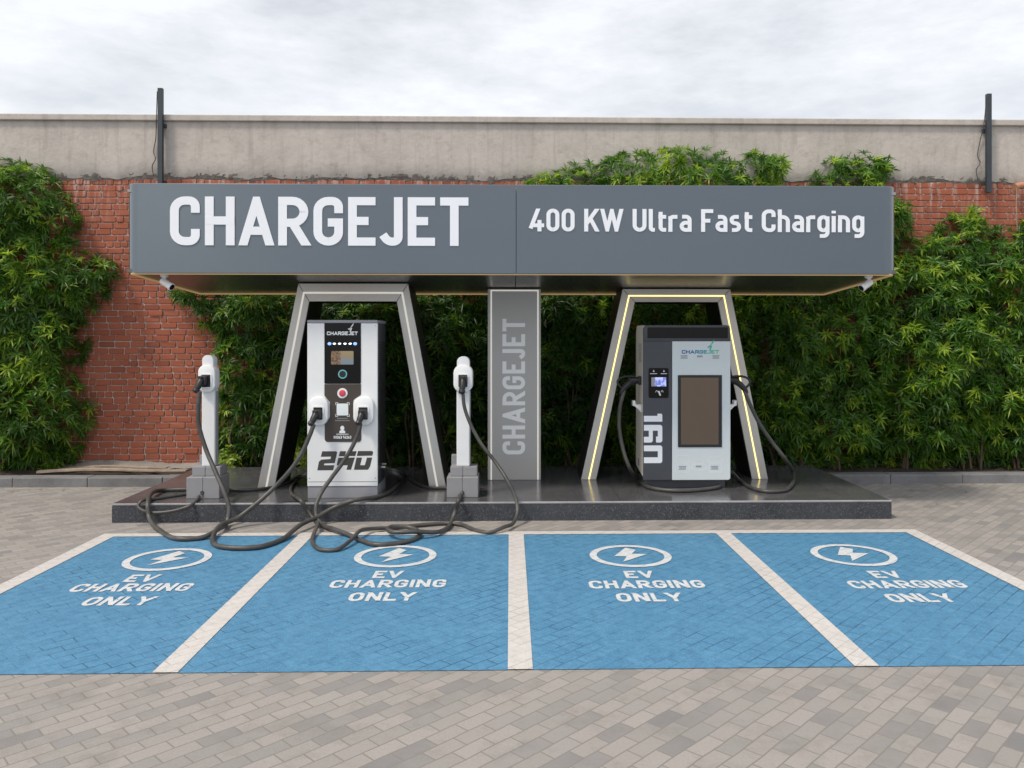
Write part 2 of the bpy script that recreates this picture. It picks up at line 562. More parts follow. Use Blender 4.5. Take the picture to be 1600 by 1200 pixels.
def rough_mat(name, c0, c1, c2, s1, s2, rough=.95, bs_=.5, bd=.01, streak=False):
    m = bpy.data.materials.new(name)
    nt, bs = nodes_of(m)
    c = mix_color(nt, ramp(nt, noise(nt, s1, 6, .7), (.3, 0.0), (.7, 1.0)), c0, c1)
    c = mix_color(nt, ramp(nt, noise(nt, s2, 5, .75), (.5, 0.0), (.75, .6)), c, c2)
    if streak:
        tc = N(nt, 'ShaderNodeTexCoord'); mp = N(nt, 'ShaderNodeMapping'); mp.inputs['Scale'].default_value = (5, 1, .35)
        nt.links.new(tc.outputs['Object'], mp.inputs[0])
        c = mix_color(nt, ramp(nt, noise(nt, 1.3, 5, .75, mp.outputs[0]), (.52, 0.0), (.72, .5)), c, tuple(k * .62 for k in c0))
    nt.links.new(c, bs.inputs['Base Color'])
    bs.inputs['Roughness'].default_value = rough
    bump(nt, bs, noise(nt, s2 * 2.2, 6, .75), bs_, bd)
    return m
M['mortar'] = rough_mat('pale_mortar', (.42, .37, .34), (.54, .48, .44), (.30, .26, .24), 3, 40)
M['render'] = rough_mat('grey_cement_render', (.42, .385, .355), (.53, .49, .455), (.30, .275, .255), 1.3, 7, .95, .6, .012, True)
M['crumble'] = rough_mat('crumbled_cement', (.20, .18, .165), (.33, .30, .27), (.12, .105, .095), 14, 40, .95, 1.0, .03)
M['soil'] = rough_mat('dark_soil', (.045, .034, .025), (.075, .058, .043), (.12, .10, .08), 6, 40, 1, .9, .03)
M['cement'] = rough_mat('rough_cement_footing', (.24, .225, .21), (.33, .31, .29), (.17, .155, .145), 4, 25, .95, .7, .015)

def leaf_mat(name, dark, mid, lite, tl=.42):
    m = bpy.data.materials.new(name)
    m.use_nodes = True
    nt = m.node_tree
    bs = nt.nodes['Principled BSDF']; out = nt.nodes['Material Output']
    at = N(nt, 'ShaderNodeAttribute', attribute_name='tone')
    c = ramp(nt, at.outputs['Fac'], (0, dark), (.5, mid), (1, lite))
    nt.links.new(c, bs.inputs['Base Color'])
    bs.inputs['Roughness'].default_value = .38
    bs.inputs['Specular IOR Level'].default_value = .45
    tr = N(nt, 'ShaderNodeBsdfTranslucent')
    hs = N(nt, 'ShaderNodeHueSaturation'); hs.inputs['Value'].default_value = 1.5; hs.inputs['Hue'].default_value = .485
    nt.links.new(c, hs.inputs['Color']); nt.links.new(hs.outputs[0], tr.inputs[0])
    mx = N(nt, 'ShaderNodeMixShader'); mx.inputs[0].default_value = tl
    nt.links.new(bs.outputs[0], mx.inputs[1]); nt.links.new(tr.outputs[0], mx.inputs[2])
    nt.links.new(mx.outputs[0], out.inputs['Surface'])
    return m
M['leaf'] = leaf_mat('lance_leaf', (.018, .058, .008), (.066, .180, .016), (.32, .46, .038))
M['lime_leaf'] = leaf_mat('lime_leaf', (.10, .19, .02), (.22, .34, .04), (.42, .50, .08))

# ------------------------------------------------------------------ lettering (a stroke alphabet of its own)
r_ = .27
def _g(w, *s): return (w, s)
GL = {
 'A': _g(.64, ([(0, 0), (.5, 1), (1, 0)], 0, 0, 1), ([(.2, .26), (.8, .26)], 0, 0, 0)),
 'B': _g(.56, ([(0, 0), (1, 0), (1, .52), (0, .52)], [0, .2, .2, 0], 1, 0), ([(0, .52), (.9, .52), (.9, 1), (0, 1)], [0, .2, .2, 0], 1, 0)),
 'C': _g(.57, ([(1, .70), (1, 1), (0, 1), (0, 0), (1, 0), (1, .30)], r_, 0, 0)),
 'D': _g(.57, ([(0, 0), (1, 0), (1, 1), (0, 1)], [0, r_, r_, 0], 1, 0)),
 'E': _g(.53, ([(1, 1), (0, 1), (0, 0), (1, 0)], 0, 0, 0), ([(0, .51), (.86, .51)], 0, 0, 0)),
 'F': _g(.50, ([(1, 1), (0, 1), (0, 0)], 0, 0, 0), ([(0, .49), (.88, .49)], 0, 0, 0)),
 'G': _g(.57, ([(1, .70), (1, 1), (0, 1), (0, 0), (1, 0), (1, .47), (.48, .47)], [0, r_, r_, r_, r_, 0, 0], 0, 0)),
 'H': _g(.57, ([(0, 0), (0, 1)], 0, 0, 0), ([(1, 0), (1, 1)], 0, 0, 0), ([(0, .51), (1, .51)], 0, 0, 0)),
 'I': _g(.15, ([(0, 0), (0, 1)], 0, 0, 0)),
 'J': _g(.46, ([(1, 1), (1, 0), (.32, 0), (-.02, .17)], [0, .26, .2, 0], 0, 0)),
 'K': _g(.58, ([(0, 0), (0, 1)], 0, 0, 0), ([(.05, .33), (.95, 1)], 0, 0, 2), ([(.40, .60), (1, 0)], 0, 0, 2)),
 'L': _g(.50, ([(0, 1), (0, 0), (1, 0)], 0, 0, 0)),
 'M': _g(.70, ([(0, 0), (0, 1)], 0, 0, 0), ([(1, 0), (1, 1)], 0, 0, 0), ([(0, 1), (.5, .3)], 0, 0, 0), ([(.5, .3), (1, 1)], 0, 0, 0)),
 'N': _g(.60, ([(0, 0), (0, 1)], 0, 0, 0), ([(.05, 1), (.95, 0)], 0, 0, 1), ([(1, 0), (1, 1)], 0, 0, 0)),
 'O': _g(.58, ([(0, 0), (1, 0), (1, 1), (0, 1)], r_, 1, 0)),
 'P': _g(.56, ([(0, 0), (0, 1)], 0, 0, 0), ([(0, 1), (1, 1), (1, .45), (0, .45)], [0, .26, .26, 0], 0, 0)),
 'R': _g(.58, ([(0, 0), (0, 1)], 0, 0, 0), ([(0, 1), (1, 1), (1, .46), (0, .46)], [0, .26, .26, 0], 0, 0), ([(.46, .46), (1, 0)], 0, 0, 2)),
 'S': _g(.54, ([(1, .78), (1, 1), (0, 1), (0, .51), (1, .51), (1, 0), (0, 0), (0, .22)], .24, 0, 0)),
 'T': _g(.55, ([(0, 1), (1, 1)], 0, 0, 0), ([(.5, 1), (.5, 0)], 0, 0, 0)),
 'U': _g(.57, ([(0, 1), (0, 0), (1, 0), (1, 1)], r_, 0, 0)),
 'V': _g(.62, ([(0, 1), (.5, 0), (1, 1)], 0, 0, 1)),
 'W': _g(.92, ([(0, 1), (.25, 0), (.5, 1), (.75, 0), (1, 1)], 0, 0, 1)),
 'Y': _g(.60, ([(0, 1), (.5, .42), (1, 1)], 0, 0, 1), ([(.5, .48), (.5, 0)], 0, 0, 0)),
 '0': _g(.53, ([(0, 0), (1, 0), (1, 1), (0, 1)], r_, 1, 0)),
 '2': _g(.53, ([(0, .72), (0, 1), (1, 1), (1, .56), (0, 0), (1, 0)], [0, .25, .25, .2, 0, 0], 0, 0)),
 '3': _g(.53, ([(0, 1), (1, 1), (1, .52), (.35, .52)], [0, .22, .22, 0], 0, 0), ([(.35, .52), (1, .52), (1, 0), (0, 0)], [0, .22, .22, 0], 0, 0)),
 '4': _g(.58, ([(.55, 1), (0, .24)], 0, 0, 1), ([(-.02, .22), (1, .22)], 0, 0, 0), ([(.74, 0), (.74, .50)], 0, 0, 0)),
 '6': _g(.53, ([(0, 0), (1, 0), (1, .56), (0, .56)], .22, 1, 0), ([(0, .3), (0, .6), (.6, 1)], .2, 0, 0)),
 '7': _g(.52, ([(0, 1), (1, 1), (.3, 0)], 0, 0, 0)),
 '8': _g(.53, ([(0, 0), (1, 0), (1, .52), (0, .52)], .22, 1, 0), ([(.05, .52), (.95, .52), (.95, 1), (.05, 1)], .2, 1, 0)),
 'l': _g(.25, ([(0, 1), (0, 0), (1, 0)], .14, 0, 0)),
 't': _g(.37, ([(.3, .95), (.3, 0), (1, 0)], .15, 0, 0), ([(-.15, .69), (1, .69)], 0, 0, 0)),
 'r': _g(.37, ([(0, 0), (0, .72)], 0, 0, 0), ([(0, .4), (0, .69), (1, .69)], [0, .22, 0], 0, 0)),
 'a': _g(.49, ([(.06, .70), (1, .70), (1, 0)], [0, .2, 0], 0, 0), ([(0, 0), (1, 0), (1, .38), (0, .38)], [.17, 0, 0, .17], 1, 0)),
 's': _g(.47, ([(.96, .70), (0, .70), (0, .36), (1, .36), (1, 0), (.04, 0)], [0, .17, .17, .17, .17, 0], 0, 0)),
 'h': _g(.50, ([(0, 0), (0, 1)], 0, 0, 0), ([(0, .70), (1, .70), (1, 0)], [0, .22, 0], 0, 0)),
 'g': _g(.50, ([(0, 0), (1, 0), (1, .70), (0, .70)], .22, 1, 0), ([(1, .74), (1, -.30), (.06, -.30)], [0, .22, 0], 0, 0)),
 'i': _g(.15, ([(0, 0), (0, .76)], 0, 0, 0), ([(0, .90), (0, 1.04)], 0, 0, 0)),
 'n': _g(.50, ([(0, 0), (0, .76)], 0, 0, 0), ([(0, .70), (1, .70), (1, 0)], [0, .22, 0], 0, 0)),
}

def clip_poly(pts, lo, hi):
    for sgn, lim in ((1, lo), (-1, -hi)):
        out = []
        for i in range(len(pts)):
            a, b = pts[i - 1], pts[i]
            ia, ib = a[1] * sgn >= lim - 1e-9, b[1] * sgn >= lim - 1e-9
            if ia != ib:
                t = (lim * sgn - a[1]) / (b[1] - a[1])
                out.append((a[0] + (b[0] - a[0]) * t, lim * sgn))
            if ib: out.append(b)
        pts = out
        if len(pts) < 3: return []
    return pts

def stroke_quads(pts, s, closed):
    P_ = []
    for p in pts:
        p = Vector(p)
        if not P_ or (p - P_[-1]).length > 1e-5: P_.append(p)
    if closed and (P_[0] - P_[-1]).length < 1e-5: P_.pop()
    n = len(P_); L, Rr = [], []
    for i in range(n):
        if closed or 0 < i < n - 1:
            d1 = (P_[i] - P_[i - 1]).normalized(); d2 = (P_[(i + 1) % n] - P_[i]).normalized()
        elif i == 0: d1 = d2 = (P_[1] - P_[0]).normalized()
        else: d1 = d2 = (P_[-1] - P_[-2]).normalized()
        n1 = Vector((-d1.y, d1.x)); n2 = Vector((-d2.y, d2.x))
        m = (n1 + n2)
        if m.length < .2: m = n1.copy()
        m.normalize(); k = (s / 2) / max(.2, m.dot(n1))
        L.append(P_[i] + m * k); Rr.append(P_[i] - m * k)
    qs = []
    for i in range(n if closed else n - 1):
        j = (i + 1) % n
        qs.append([tuple(L[i]), tuple(L[j]), tuple(Rr[j]), tuple(Rr[i])])
    return qs

def text(bm, string, mp, width, height, s=.165, track=.09, space=.27, thick=.004, rmul=1.0, wmul=1.0, word=None):
    """lay string out so that it fills width x height; mp(u, v, d) gives the point d metres off the surface;
    word picks one word of the string and leaves the others out"""
    tot = 0; items = []; wi = 0
    for ch in string:
        if ch == ' ': tot += space; wi += 1; continue
        w, st = GL[ch]
        w = s if w < .2 else w * wmul + (s - .165) * .5
        if ch == 'J': tot -= track * .35
        items.append((tot, w, st, wi)); tot += w + track
    tot -= track
    ku = width / tot
    for x0, w, st, wi in items:
        if word is not None and wi != word: continue
        for k, (pts, rad, closed, ext) in enumerate(st):
            q = [(x0 + s / 2 + x * (w - s), s / 2 + y * (1 - s)) for x, y in pts]
            if not closed:
                for e, i0, i1 in ((0, 0, 1), (1, -1, -2)):
                    a, b = Vector(q[i0]), Vector(q[i1]); d = (a - b).normalized()
                    if ext == 1 or (ext == 2 and e == 1): q[i0] = tuple(a + d * s)
                    elif (abs(d.x) < .01 and pts[i0][1] in (0, 1)) or (abs(d.y) < .01 and pts[i0][0] in (0, 1)):
                        q[i0] = tuple(a + d * s / 2)
            rr = [c * rmul for c in rad] if isinstance(rad, list) else rad * rmul
            q = round_poly(q, rr, bool(closed), 6) if (isinstance(rr, list) or rr > 0) else q
            lo, hi = (0, 1) if ext else (-.6, 1.3)
            for quad in stroke_quads(q, s, bool(closed)):
                quad = clip_poly(quad, lo, hi)
                if len(quad) < 3: continue
                dd = thick + k * .0006
                a = [mp(u * ku, v * height, dd) for u, v in quad]
                b = [mp(u * ku, v * height, 0.0) for u, v in quad]
                va = [bm.verts.new(p) for p in a]; vb = [bm.verts.new(p) for p in b]
                bm.faces.new(va)
                for i in range(len(va)):
                    j = (i + 1) % len(va)
                    bm.faces.new((va[i], vb[i], vb[j], va[j]))
    return bm

def words(parent, name, mat, string, mp, width, height, **k):
    for w in range(len(string.split())):
        obj(name, text(bmesh.new(), string, mp, width, height, word=w, **k), mat, parent)

def front_map(x0, z0, Y):
    return lambda u, v, d: Vector((x0 + u, Y - d, z0 + v))

def bolt_pts(c, k):
    return [(c[0] + x * k, c[1] + y * k) for x, y in
            [(-.02, .74), (.21, .52), (.06, .16), (.44, .12), (-.26, -.56), (-.10, -.08), (-.40, -.04)]]

# ------------------------------------------------------------------ ground
bm = bmesh.new()
bmesh.ops.create_grid(bm, x_segments=1, y_segments=1, size=150)
tag(obj('paving', bm, M['paving']), 'grey and beige block paving laid diagonally', 'paving', kind='structure')

PLY0, PLY1, PZ = 8.86, 11.28, .207
PLX0, PLX1 = P(174, HY, PLY0).x, P(1394, HY, PLY0).x
WALLY = 12.0
KY0, KY1, KZ = 10.97, 11.19, .128

def kerb_run(x0, x1):
    bm = bmesh.new(); x = x0; L = .98
    k = 0
    while x < x1 - .05:
        e = min(x + L + R.uniform(-.02, .02), x1)
        dy, dz = R.uniform(-.004, .004), R.uniform(-.004, .004)
        box(bm, x + .0015, e - .0015, KY0 + dy, KY1 + dy, -.05, KZ + dz, .014, 2)
        x = e
    return bm
tag(obj('kerb', kerb_run(-10.5, PLX0 + .004), M['kerb']), 'grey stone kerb left of the granite platform', 'kerb', kind='structure')
tag(obj('kerb', kerb_run(PLX1 + .01, 10.5), M['kerb']), 'grey stone kerb right of the granite platform', 'kerb', kind='structure')

# planting bed behind the kerb
bm = bmesh.new()
nx, ny = 150, 9
vs = []
rs = random.Random(3)
for j in range(ny + 1):
    for i in range(nx + 1):
        x = -10.5 + 21 * i / nx; y = KY1 - .02 + (WALLY + .05 - KY1) * j / ny
        z = .085 + .03 * j / ny + rs.uniform(-.022, .022)
        vs.append(bm.verts.new((x, y, z)))
for j in range(ny):
    for i in range(nx):
        a = j * (nx + 1) + i
        bm.faces.new((vs[a], vs[a + 1], vs[a + nx + 2], vs[a + nx + 1]))
tag(obj('planting_bed', bm, M['soil'], smooth=True), 'dark soil strip between kerb and brick wall', 'soil', kind='structure')

# ------------------------------------------------------------------ parking bays
def sheet(bm, x0, x1, y0, y1, z):
    v = [bm.verts.new(p) for p in ((x0, y0, z), (x1, y0, z), (x1, y1, z), (x0, y1, z))]
    bm.faces.new(v)
    return bm

BAYF = G(800, 831.5).y           # far (outer) edge of the white frame
BAYN = 4.9
LT = .125
edges = []
for (pa, pb, py) in ((157, 178, 838), (467, 487, 838), (793, 820, 834), (1116, 1142, 833), (1417, 1431, 829)):
    a, b = G(pa, py).x, G(pb, py).x
    c = (a + b) / 2
    edges.append((c - .075, c + .075))
edges[0] = (G(157, 838).x, G(157, 838).x + .15)
edges[4] = (G(1431, 829).x - .15, G(1431, 829).x)
bm = bmesh.new()
for a, b in edges:
    sheet(bm, a, b, BAYN, BAYF - LT, .008)
sheet(bm, edges[0][0], edges[4][1], BAYF - LT, BAYF, .008)
tag(obj('bay_lines', bm, M['line']), 'white painted lines framing and dividing the blue bays', 'road marking', kind='structure')

bay_lab = ['blue painted parking bay in front of the left cable post, nearest the brick wall patch',
           'blue painted parking bay with a small cable coil at its head, before the tall charger',
           'blue painted parking bay directly in front of the silver sign column and right-hand arch',
           'blue painted parking bay at the right end, beside bare paving on its right']
cpx = [(262, 875), (618, 870), (985, 869.5), (1333, 868)]
tpx = [  # EV, CHARGING, ONLY : left px, right px, centre py
    [(195, 249, 905), (114, 297, 920), (134, 236, 941)],
    [(583, 630, 899), (518, 695, 914), (548, 646, 934)],
    [(976, 1021, 899), (920, 1101, 915), (966, 1063, 935)],
    [(1356, 1411, 899), (1320, 1515, 915), (1387, 1488, 936)]]
for i in range(4):
    x0, x1 = edges[i][1], edges[i + 1][0]
    t = thing('parking_bay', ((x0 + x1) / 2, (BAYN + BAYF) / 2, 0), bay_lab[i], 'parking bay', 'blue parking bays')
    obj('blue_paint', sheet(bmesh.new(), x0, x1, BAYN, BAYF - LT, .004), M['blue'], t)
    c = G(*cpx[i])
    bm = bmesh.new()
    o_, n_ = disc(0, 0, .37, n=48), disc(0, 0, .305, n=48)
    va = [bm.verts.new((c.x + x, c.y + y, .009)) for x, y in o_]; vb = [bm.verts.new((c.x + x, c.y + y, .009)) for x, y in n_]
    for k in range(48):
        j = (k + 1) % 48
        bm.faces.new((va[k], va[j], vb[j], vb[k]))
    bm2 = bmesh.new()
    bm2.faces.new([bm2.verts.new((x, y, .009)) for x, y in bolt_pts((c.x, c.y), .37)])
    sy = obj('charging_symbol', bm, M['mark'], t)
    obj('lightning_bolt', bm2, M['mark'], sy)
    for (pa, pb, py), wd, kx in zip(tpx[i], ('EV', 'CHARGING', 'ONLY'), (.24, .925, .50)):
        a, b = G(pa, py), G(pb, py)
        cx = (a.x + b.x) / 2; hgt = .20
        bm = text(bmesh.new(), wd, lambda u, v, d, cx=cx, kx=kx, y=a.y, h=hgt: Vector((cx - kx / 2 + u, y - h / 2 + v, .0065 + d)), kx, hgt, s=.19, track=.12, thick=.002, wmul=1.12)
        obj('painted_word', bm, M['mark'], t)

# ------------------------------------------------------------------ granite platform
t = thing('granite_platform', ((PLX0 + PLX1) / 2, (PLY0 + PLY1) / 2, 0), 'long low dark granite platform carrying the chargers and canopy', 'platform')
obj('riser', B(PLX0 + .004, PLX1 - .004, PLY0 + .004, PLY1, -.05, PZ - .026), M['granite_face'], t)
bm = B(PLX0, PLX1, PLY0, PLY1 + .002, PZ - .025, PZ, .009, 2)
o = obj('top_slab', bm, [M['granite_top'], M['edge_highlight']], t)
for p in o.data.polygons:
    if p.center.y + (PLY0 + PLY1) / 2 < PLY0 + .012: p.material_index = 1  # front rim gets the painted highlight of the chamfer

# ------------------------------------------------------------------ brick wall
WZ0, WZB = .02, 4.24
wall = thing('brick_wall', (0, WALLY, 0), 'red brick wall with a grey rendered band along its top', 'wall')
V, F, T = [], [], []
rs = random.Random(11)
z = WZ0; rh = .0905; row = 0
while z < WZB:
    x = -10.6 + (0 if row % 2 else .13) + rs.uniform(-.03, .03)
    while x < 10.6:
        w = .222 if rs.random() < .66 else .112
        w *= rs.uniform(.94, 1.05)
        g = .005 + rs.uniform(0, .0025)
        jz = rs.uniform(-.0035, .0035)
        x0, x1, z0, z1 = x + g, x + w - g, z + .005 + jz, z + rh - .005 + jz
        yo = WALLY - .012 - rs.random() * .008 - (.01 if rs.random() < .03 else 0)
        b = len(V); ch = .012
        def jit(): return rs.uniform(-.004, .004)
        # back rim, then a chamfer of two rings so edges read worn
        pts = []
        for (cx, cz, sx, sz) in ((x0, z0, 1, 1), (x1, z0, -1, 1), (x1, z1, -1, -1), (x0, z1, 1, -1)):
            pts.append((cx, cz, sx, sz))
        c = .008 + rs.random() * .006
        octo = []
        for (cx, cz, sx, sz) in pts:
            k = c * rs.uniform(.5, 1.3)
            pr = ((cx, cz + sz * k), (cx + sx * k, cz))
            octo += list(pr) if sx * sz > 0 else list(pr[::-1])
        mx, mz = (x0 + x1) / 2, (z0 + z1) / 2
        octo = [(a + jit() * .6, d + jit() * .6) for a, d in octo]
        V += [(a, WALLY + .004, d) for a, d in octo]
        V += [(a, yo + .006, d) for a, d in octo]
        V += [(mx + (a - mx) * (1 - .014 / (x1 - x0)), yo + jit() * .5, mz + (d - mz) * (1 - .014 / (z1 - z0))) for a, d in octo]
        tone = min(1, max(0, rs.gauss(.5, .16)))
        if rs.random() < .05: tone = .05
        for q in (0, 8):
            for i in range(8):
                j = (i + 1) % 8
                F.append((b + q + i, b + q + j, b + q + 8 + j, b + q + 8 + i)); T.append(tone)
        F.append(tuple(b + 16 + i for i in range(8))); T.append(tone)
        x += w
    z += rh; row += 1
me = bpy.data.meshes.new('brickwork')
me.from_pydata(V, [], F)
a = me.attributes.new('tone', 'FLOAT', 'FACE'); a.data.foreach_set('value', T)
me.validate()
link_mesh('brickwork', me, M['brick'], wall)
obj('mortar_core', B(-10.6, 10.6, WALLY, WALLY + .24, -.05, 5.1), M['mortar'], wall)

# rendered band with a ragged lower edge
def band(name, zlo, ragged, zhi, yf, step, mat, amp):
    bm = bmesh.new(); rs = random.Random(len(name))
    n = int(21.2 / step); nz = 7
    g = []; wob = 0
    for i in range(n + 1):
        x = -10.6 + step * i
        wob = .65 * wob + .35 * rs.uniform(-1.6, 1.6)
        lo = zlo + ragged * (math.sin(x * 2.3) * .35 + math.sin(x * 7.1 + 1) * .25 + .5 * wob)
        col = [bm.verts.new((x, WALLY - .002, lo))]
        for k in range(nz + 1):
            f = k / nz
            zz = lo + (zhi - lo) * f ** 1.5
            edge = max(0, 1 - (zz - lo) / .10)
            col.append(bm.verts.new((x, yf + .03 * edge + rs.uniform(-amp, amp), zz)))
        col.append(bm.verts.new((x, WALLY - .002, zhi)))
        g.append(col)
    for i in range(n):
        for k in range(len(g[0]) - 1):
            bm.faces.new((g[i][k], g[i + 1][k], g[i + 1][k + 1], g[i][k + 1]))
    return obj(name, bm, mat, wall, smooth=True)
band('render_band', 4.30, .05, 5.10, WALLY - .055, .05, M['render'], .003)
band('crumbled_edge', 4.245, .045, 4.36, WALLY - .036, .03, M['crumble'], .008)
obj('coping', B(-10.6, 10.6, WALLY - .10, WALLY + .30, 5.1, 5.19, .012), M['render'], wall)
# cement footing along the bottom
bm = bmesh.new(); rs = random.Random(8); g = []
for i in range(241):
    x = -10.6 + 21.2 * i / 240
    h = .17 + .02 * math.sin(x * 3) + rs.uniform(-.012, .012) + (.09 * max(0, 1 - abs(x + 3.75) / .6))
    g.append([bm.verts.new((x, WALLY - .20 + rs.uniform(-.02, .02), .06)), bm.verts.new((x, WALLY - .17 + rs.uniform(-.02, .02), .13)),
              bm.verts.new((x, WALLY - .05, h)), bm.verts.new((x, WALLY - .003, h + .012))])
for i in range(240):
    for k in range(3):
        bm.faces.new((g[i][k], g[i + 1][k], g[i + 1][k + 1], g[i][k + 1]))
obj('footing', bm, M['cement'], wall, smooth=True)

# steel posts fixed to the wall head
for px, pbot, lab, side in ((251, 300, 'dark steel post on the rendered wall above the left end of the canopy', -1),
                            (1544.5, 301, 'dark steel post on the rendered wall right of the canopy, end visible', -1)):
    c = P(px, 300, WALLY - .14)
    t = thing('steel_post', (c.x, c.y, P(px, pbot, c.y).z), lab, 'post', 'steel posts fixed to the wall')
    z0 = P(px, pbot, c.y).z
    w = .034
    bm = B(c.x - w, c.x + w, c.y - .03, c.y + .03, z0, 5.55, .004)
    obj('shaft', bm, M['steel_post'], t)
    for zz in (z0 + .12, 5.0):
        obj('bracket', B(c.x - .055, c.x + .055, c.y + .032, WALLY - .05, zz, zz + .05, .003), M['steel_post'], t)
    x = c.x + side * .075
    pts = [(x + .035, c.y - .02, 5.5), (x + .01, c.y + .01, 5.1), (x - .02, c.y + .06, 4.85), (x - .05, c.y + .06, 4.65), (x - .02, c.y + .05, 4.55), (x - .07, c.y + .06, 4.45), (x - .05, c.y + .06, 4.3)]
    obj('tie_wire', tube(bmesh.new(), catmull(pts), .006, 6), M['wire'], t)

# broken pipe stub and hanging wire at the right edge
c = P(1594, 290, WALLY - .12)
t = thing('pipe_stub', c, 'short terracotta pipe stub out of the wall at the far right edge', 'pipe')
bm = tube(bmesh.new(), [(c.x - .10, c.y - .03, c.z - .03), (c.x - .02, c.y, c.z), (c.x + .6, c.y + .02, c.z + .05)], [.05, .05, .05], 14)
obj('pipe', bm, M['terracotta'], t, smooth=True)
pts = [(c.x - .08, c.y - .05, c.z - .02), (c.x - .09, c.y - .05, c.z - .3), (c.x - .075, c.y - .05, c.z - .7), (c.x - .085, c.y - .04, c.z - .95)]
obj('hanging_wire', tube(bmesh.new(), catmull(pts), .006, 6), M['wood'], t, smooth=True)

# boards lying on the bed at the left
for (pa, ya, pb, yb, lab, th) in ((60, 735, 292, 729, 'longer pale weathered board lying on the soil before the brick wall', .03),
                                 (110, 731, 262, 727.5, 'shorter weathered board lying behind the longer one on the soil', .022)):
    Y = 11.35 if th > .025 else 11.62
    a, b = P(pa, ya, Y), P(pb, yb, Y)
    bm = bmesh.new()
    n = 12; rr = random.Random(pa)
    rings = []
    for i in range(n + 1):
        f = i / n; x = a.x + (b.x - a.x) * f; zc = .145 + (0.02 * math.sin(f * 5)) + f * .03
        h = th * .5 * (1 - .5 * f) ; d = .055 + rr.uniform(-.006, .006)
        rings.append([(x, Y - d, zc - h), (x, Y + d, zc - h), (x, Y + d, zc + h), (x, Y - d, zc + h)])
    loft(bm, rings)
    tag(obj('weathered_board', bm, M['wood']), lab, 'board', 'boards on the planting bed')

# ------------------------------------------------------------------ canopy
CY0, CY1 = 8.83, 10.86
cpl = Plane(CY0, 800)
CXL, CXR = cpl.x(200) - .05, cpl.x(1399) + .05
CZT, CZB = cpl.z(288.5), cpl.z(428)
CZBB = P(800, 460, CY1).z
SEAM = cpl.x(806.5)
def zbot(y): return CZB + (CZBB - CZB) * (y - CY0) / (CY1 - CY0)

can = thing('canopy', ((CXL + CXR) / 2, (CY0 + CY1) / 2, CZB), 'long slate grey canopy with big white lettering on its fascia', 'canopy')
RC = .17
def fascia_shell(path):
    bm = bmesh.new(); th = .02
    n = len(path); rows = []
    for i in range(n):
        p = Vector(path[i])
        a = Vector(path[max(0, i - 1)]); b = Vector(path[min(n - 1, i + 1)])
        d = (b - a).normalized(); nn = Vector((-d.y, d.x))      # inward
        q = p + nn * th
        e = p + nn * .006
        rows.append([(q.x, q.y, zbot(q.y)), (e.x, e.y, zbot(p.y)), (p.x, p.y, zbot(p.y) + .006), (p.x, p.y, CZT - .006), (e.x, e.y, CZT), (q.x, q.y, CZT)])
    vr = [[bm.verts.new(v) for v in r] for r in rows]
    for i in range(n - 1):
        for k in range(6):
            l = (k + 1) % 6
            bm.faces.new((vr[i][k], vr[i + 1][k], vr[i + 1][l], vr[i][l]))
    bm.faces.new(vr[0]); bm.faces.new(vr[-1][::-1])
    return bm
left = round_poly([(CXL, CY1), (CXL, CY0), (SEAM - .003, CY0)], RC, False, 14)
right = round_poly([(SEAM + .003, CY0), (CXR, CY0), (CXR, CY1)], RC, False, 14)
obj('fascia_panel', fascia_shell(left), M['fascia'], can, smooth=True)
obj('fascia_panel', fascia_shell(right), M['fascia'], can, smooth=True)
def back_panel():
    bm = bmesh.new()
    return box(bm, CXL + .002, CXR - .002, CY1 + .002, CY1 + .02, CZBB, CZT)
obj('rear_panel', back_panel(), M['black_metal'], can)
obj('roof_sheet', B(CXL + .03, CXR - .03, CY0 + .03, CY1 - .01, CZT - .09, CZT - .06), M['grey'], can)
bm = bmesh.new()
for xa, xb in ((CXL + .025, SEAM - .004), (SEAM + .004, CXR - .025)):
    ya, yb = CY0 + .025, CY1 - .002
    v = [bm.verts.new(p) for p in ((xa, ya, zbot(ya) + .012), (xb, ya, zbot(ya) + .012), (xb, yb, zbot(yb) + .012), (xa, yb, zbot(yb) + .012),
                                   (xa, ya, zbot(ya) + .05), (xb, ya, zbot(ya) + .05), (xb, yb, zbot(yb) + .05), (xa, yb, zbot(yb) + .05))]
    for q in ((0, 1, 2, 3), (7, 6, 5, 4), (0, 4, 5, 1), (1, 5, 6, 2), (2, 6, 7, 3), (3, 7, 4, 0)):
        bm.faces.new([v[i] for i in q])
obj('soffit', bm, M['soffit'], can)
# warm light strip round the underside
loop = round_poly([(CXL + .05, CY0 + .012), (CXR - .05, CY0 + .012), (CXR - .05, CY1 - .02), (CXL + .05, CY1 - .02)], [.06, .06, .01, .01])
bm = bmesh.new()
inn = inset(loop, .022)
n = len(loop)
rows = []
for (x, y), (u, w) in zip(loop, inn):
    rows.append([(x, y, zbot(y) + .008), (x, y, zbot(y) - .009), (u, w, zbot(w) - .009), (u, w, zbot(w) + .008)])
vr = [[bm.verts.new(v) for v in r] for r in rows]
for i in range(n):
    for k in range(4):
        bm.faces.new((vr[i][k], vr[(i + 1) % n][k], vr[(i + 1) % n][(k + 1) % 4], vr[i][(k + 1) % 4]))
obj('light_strip', bm, M['led_gold'], can)
bm = bmesh.new()
x0 = cpl.x(266)
text(bm, 'CHARGEJET', front_map(x0, cpl.z(384.5), CY0 - .002), cpl.x(732) - x0, cpl.z(309) - cpl.z(384.5), s=.168, track=.10, thick=.006)
obj('name_lettering', bm, M['lettering'], can)
x0 = cpl.x(828)
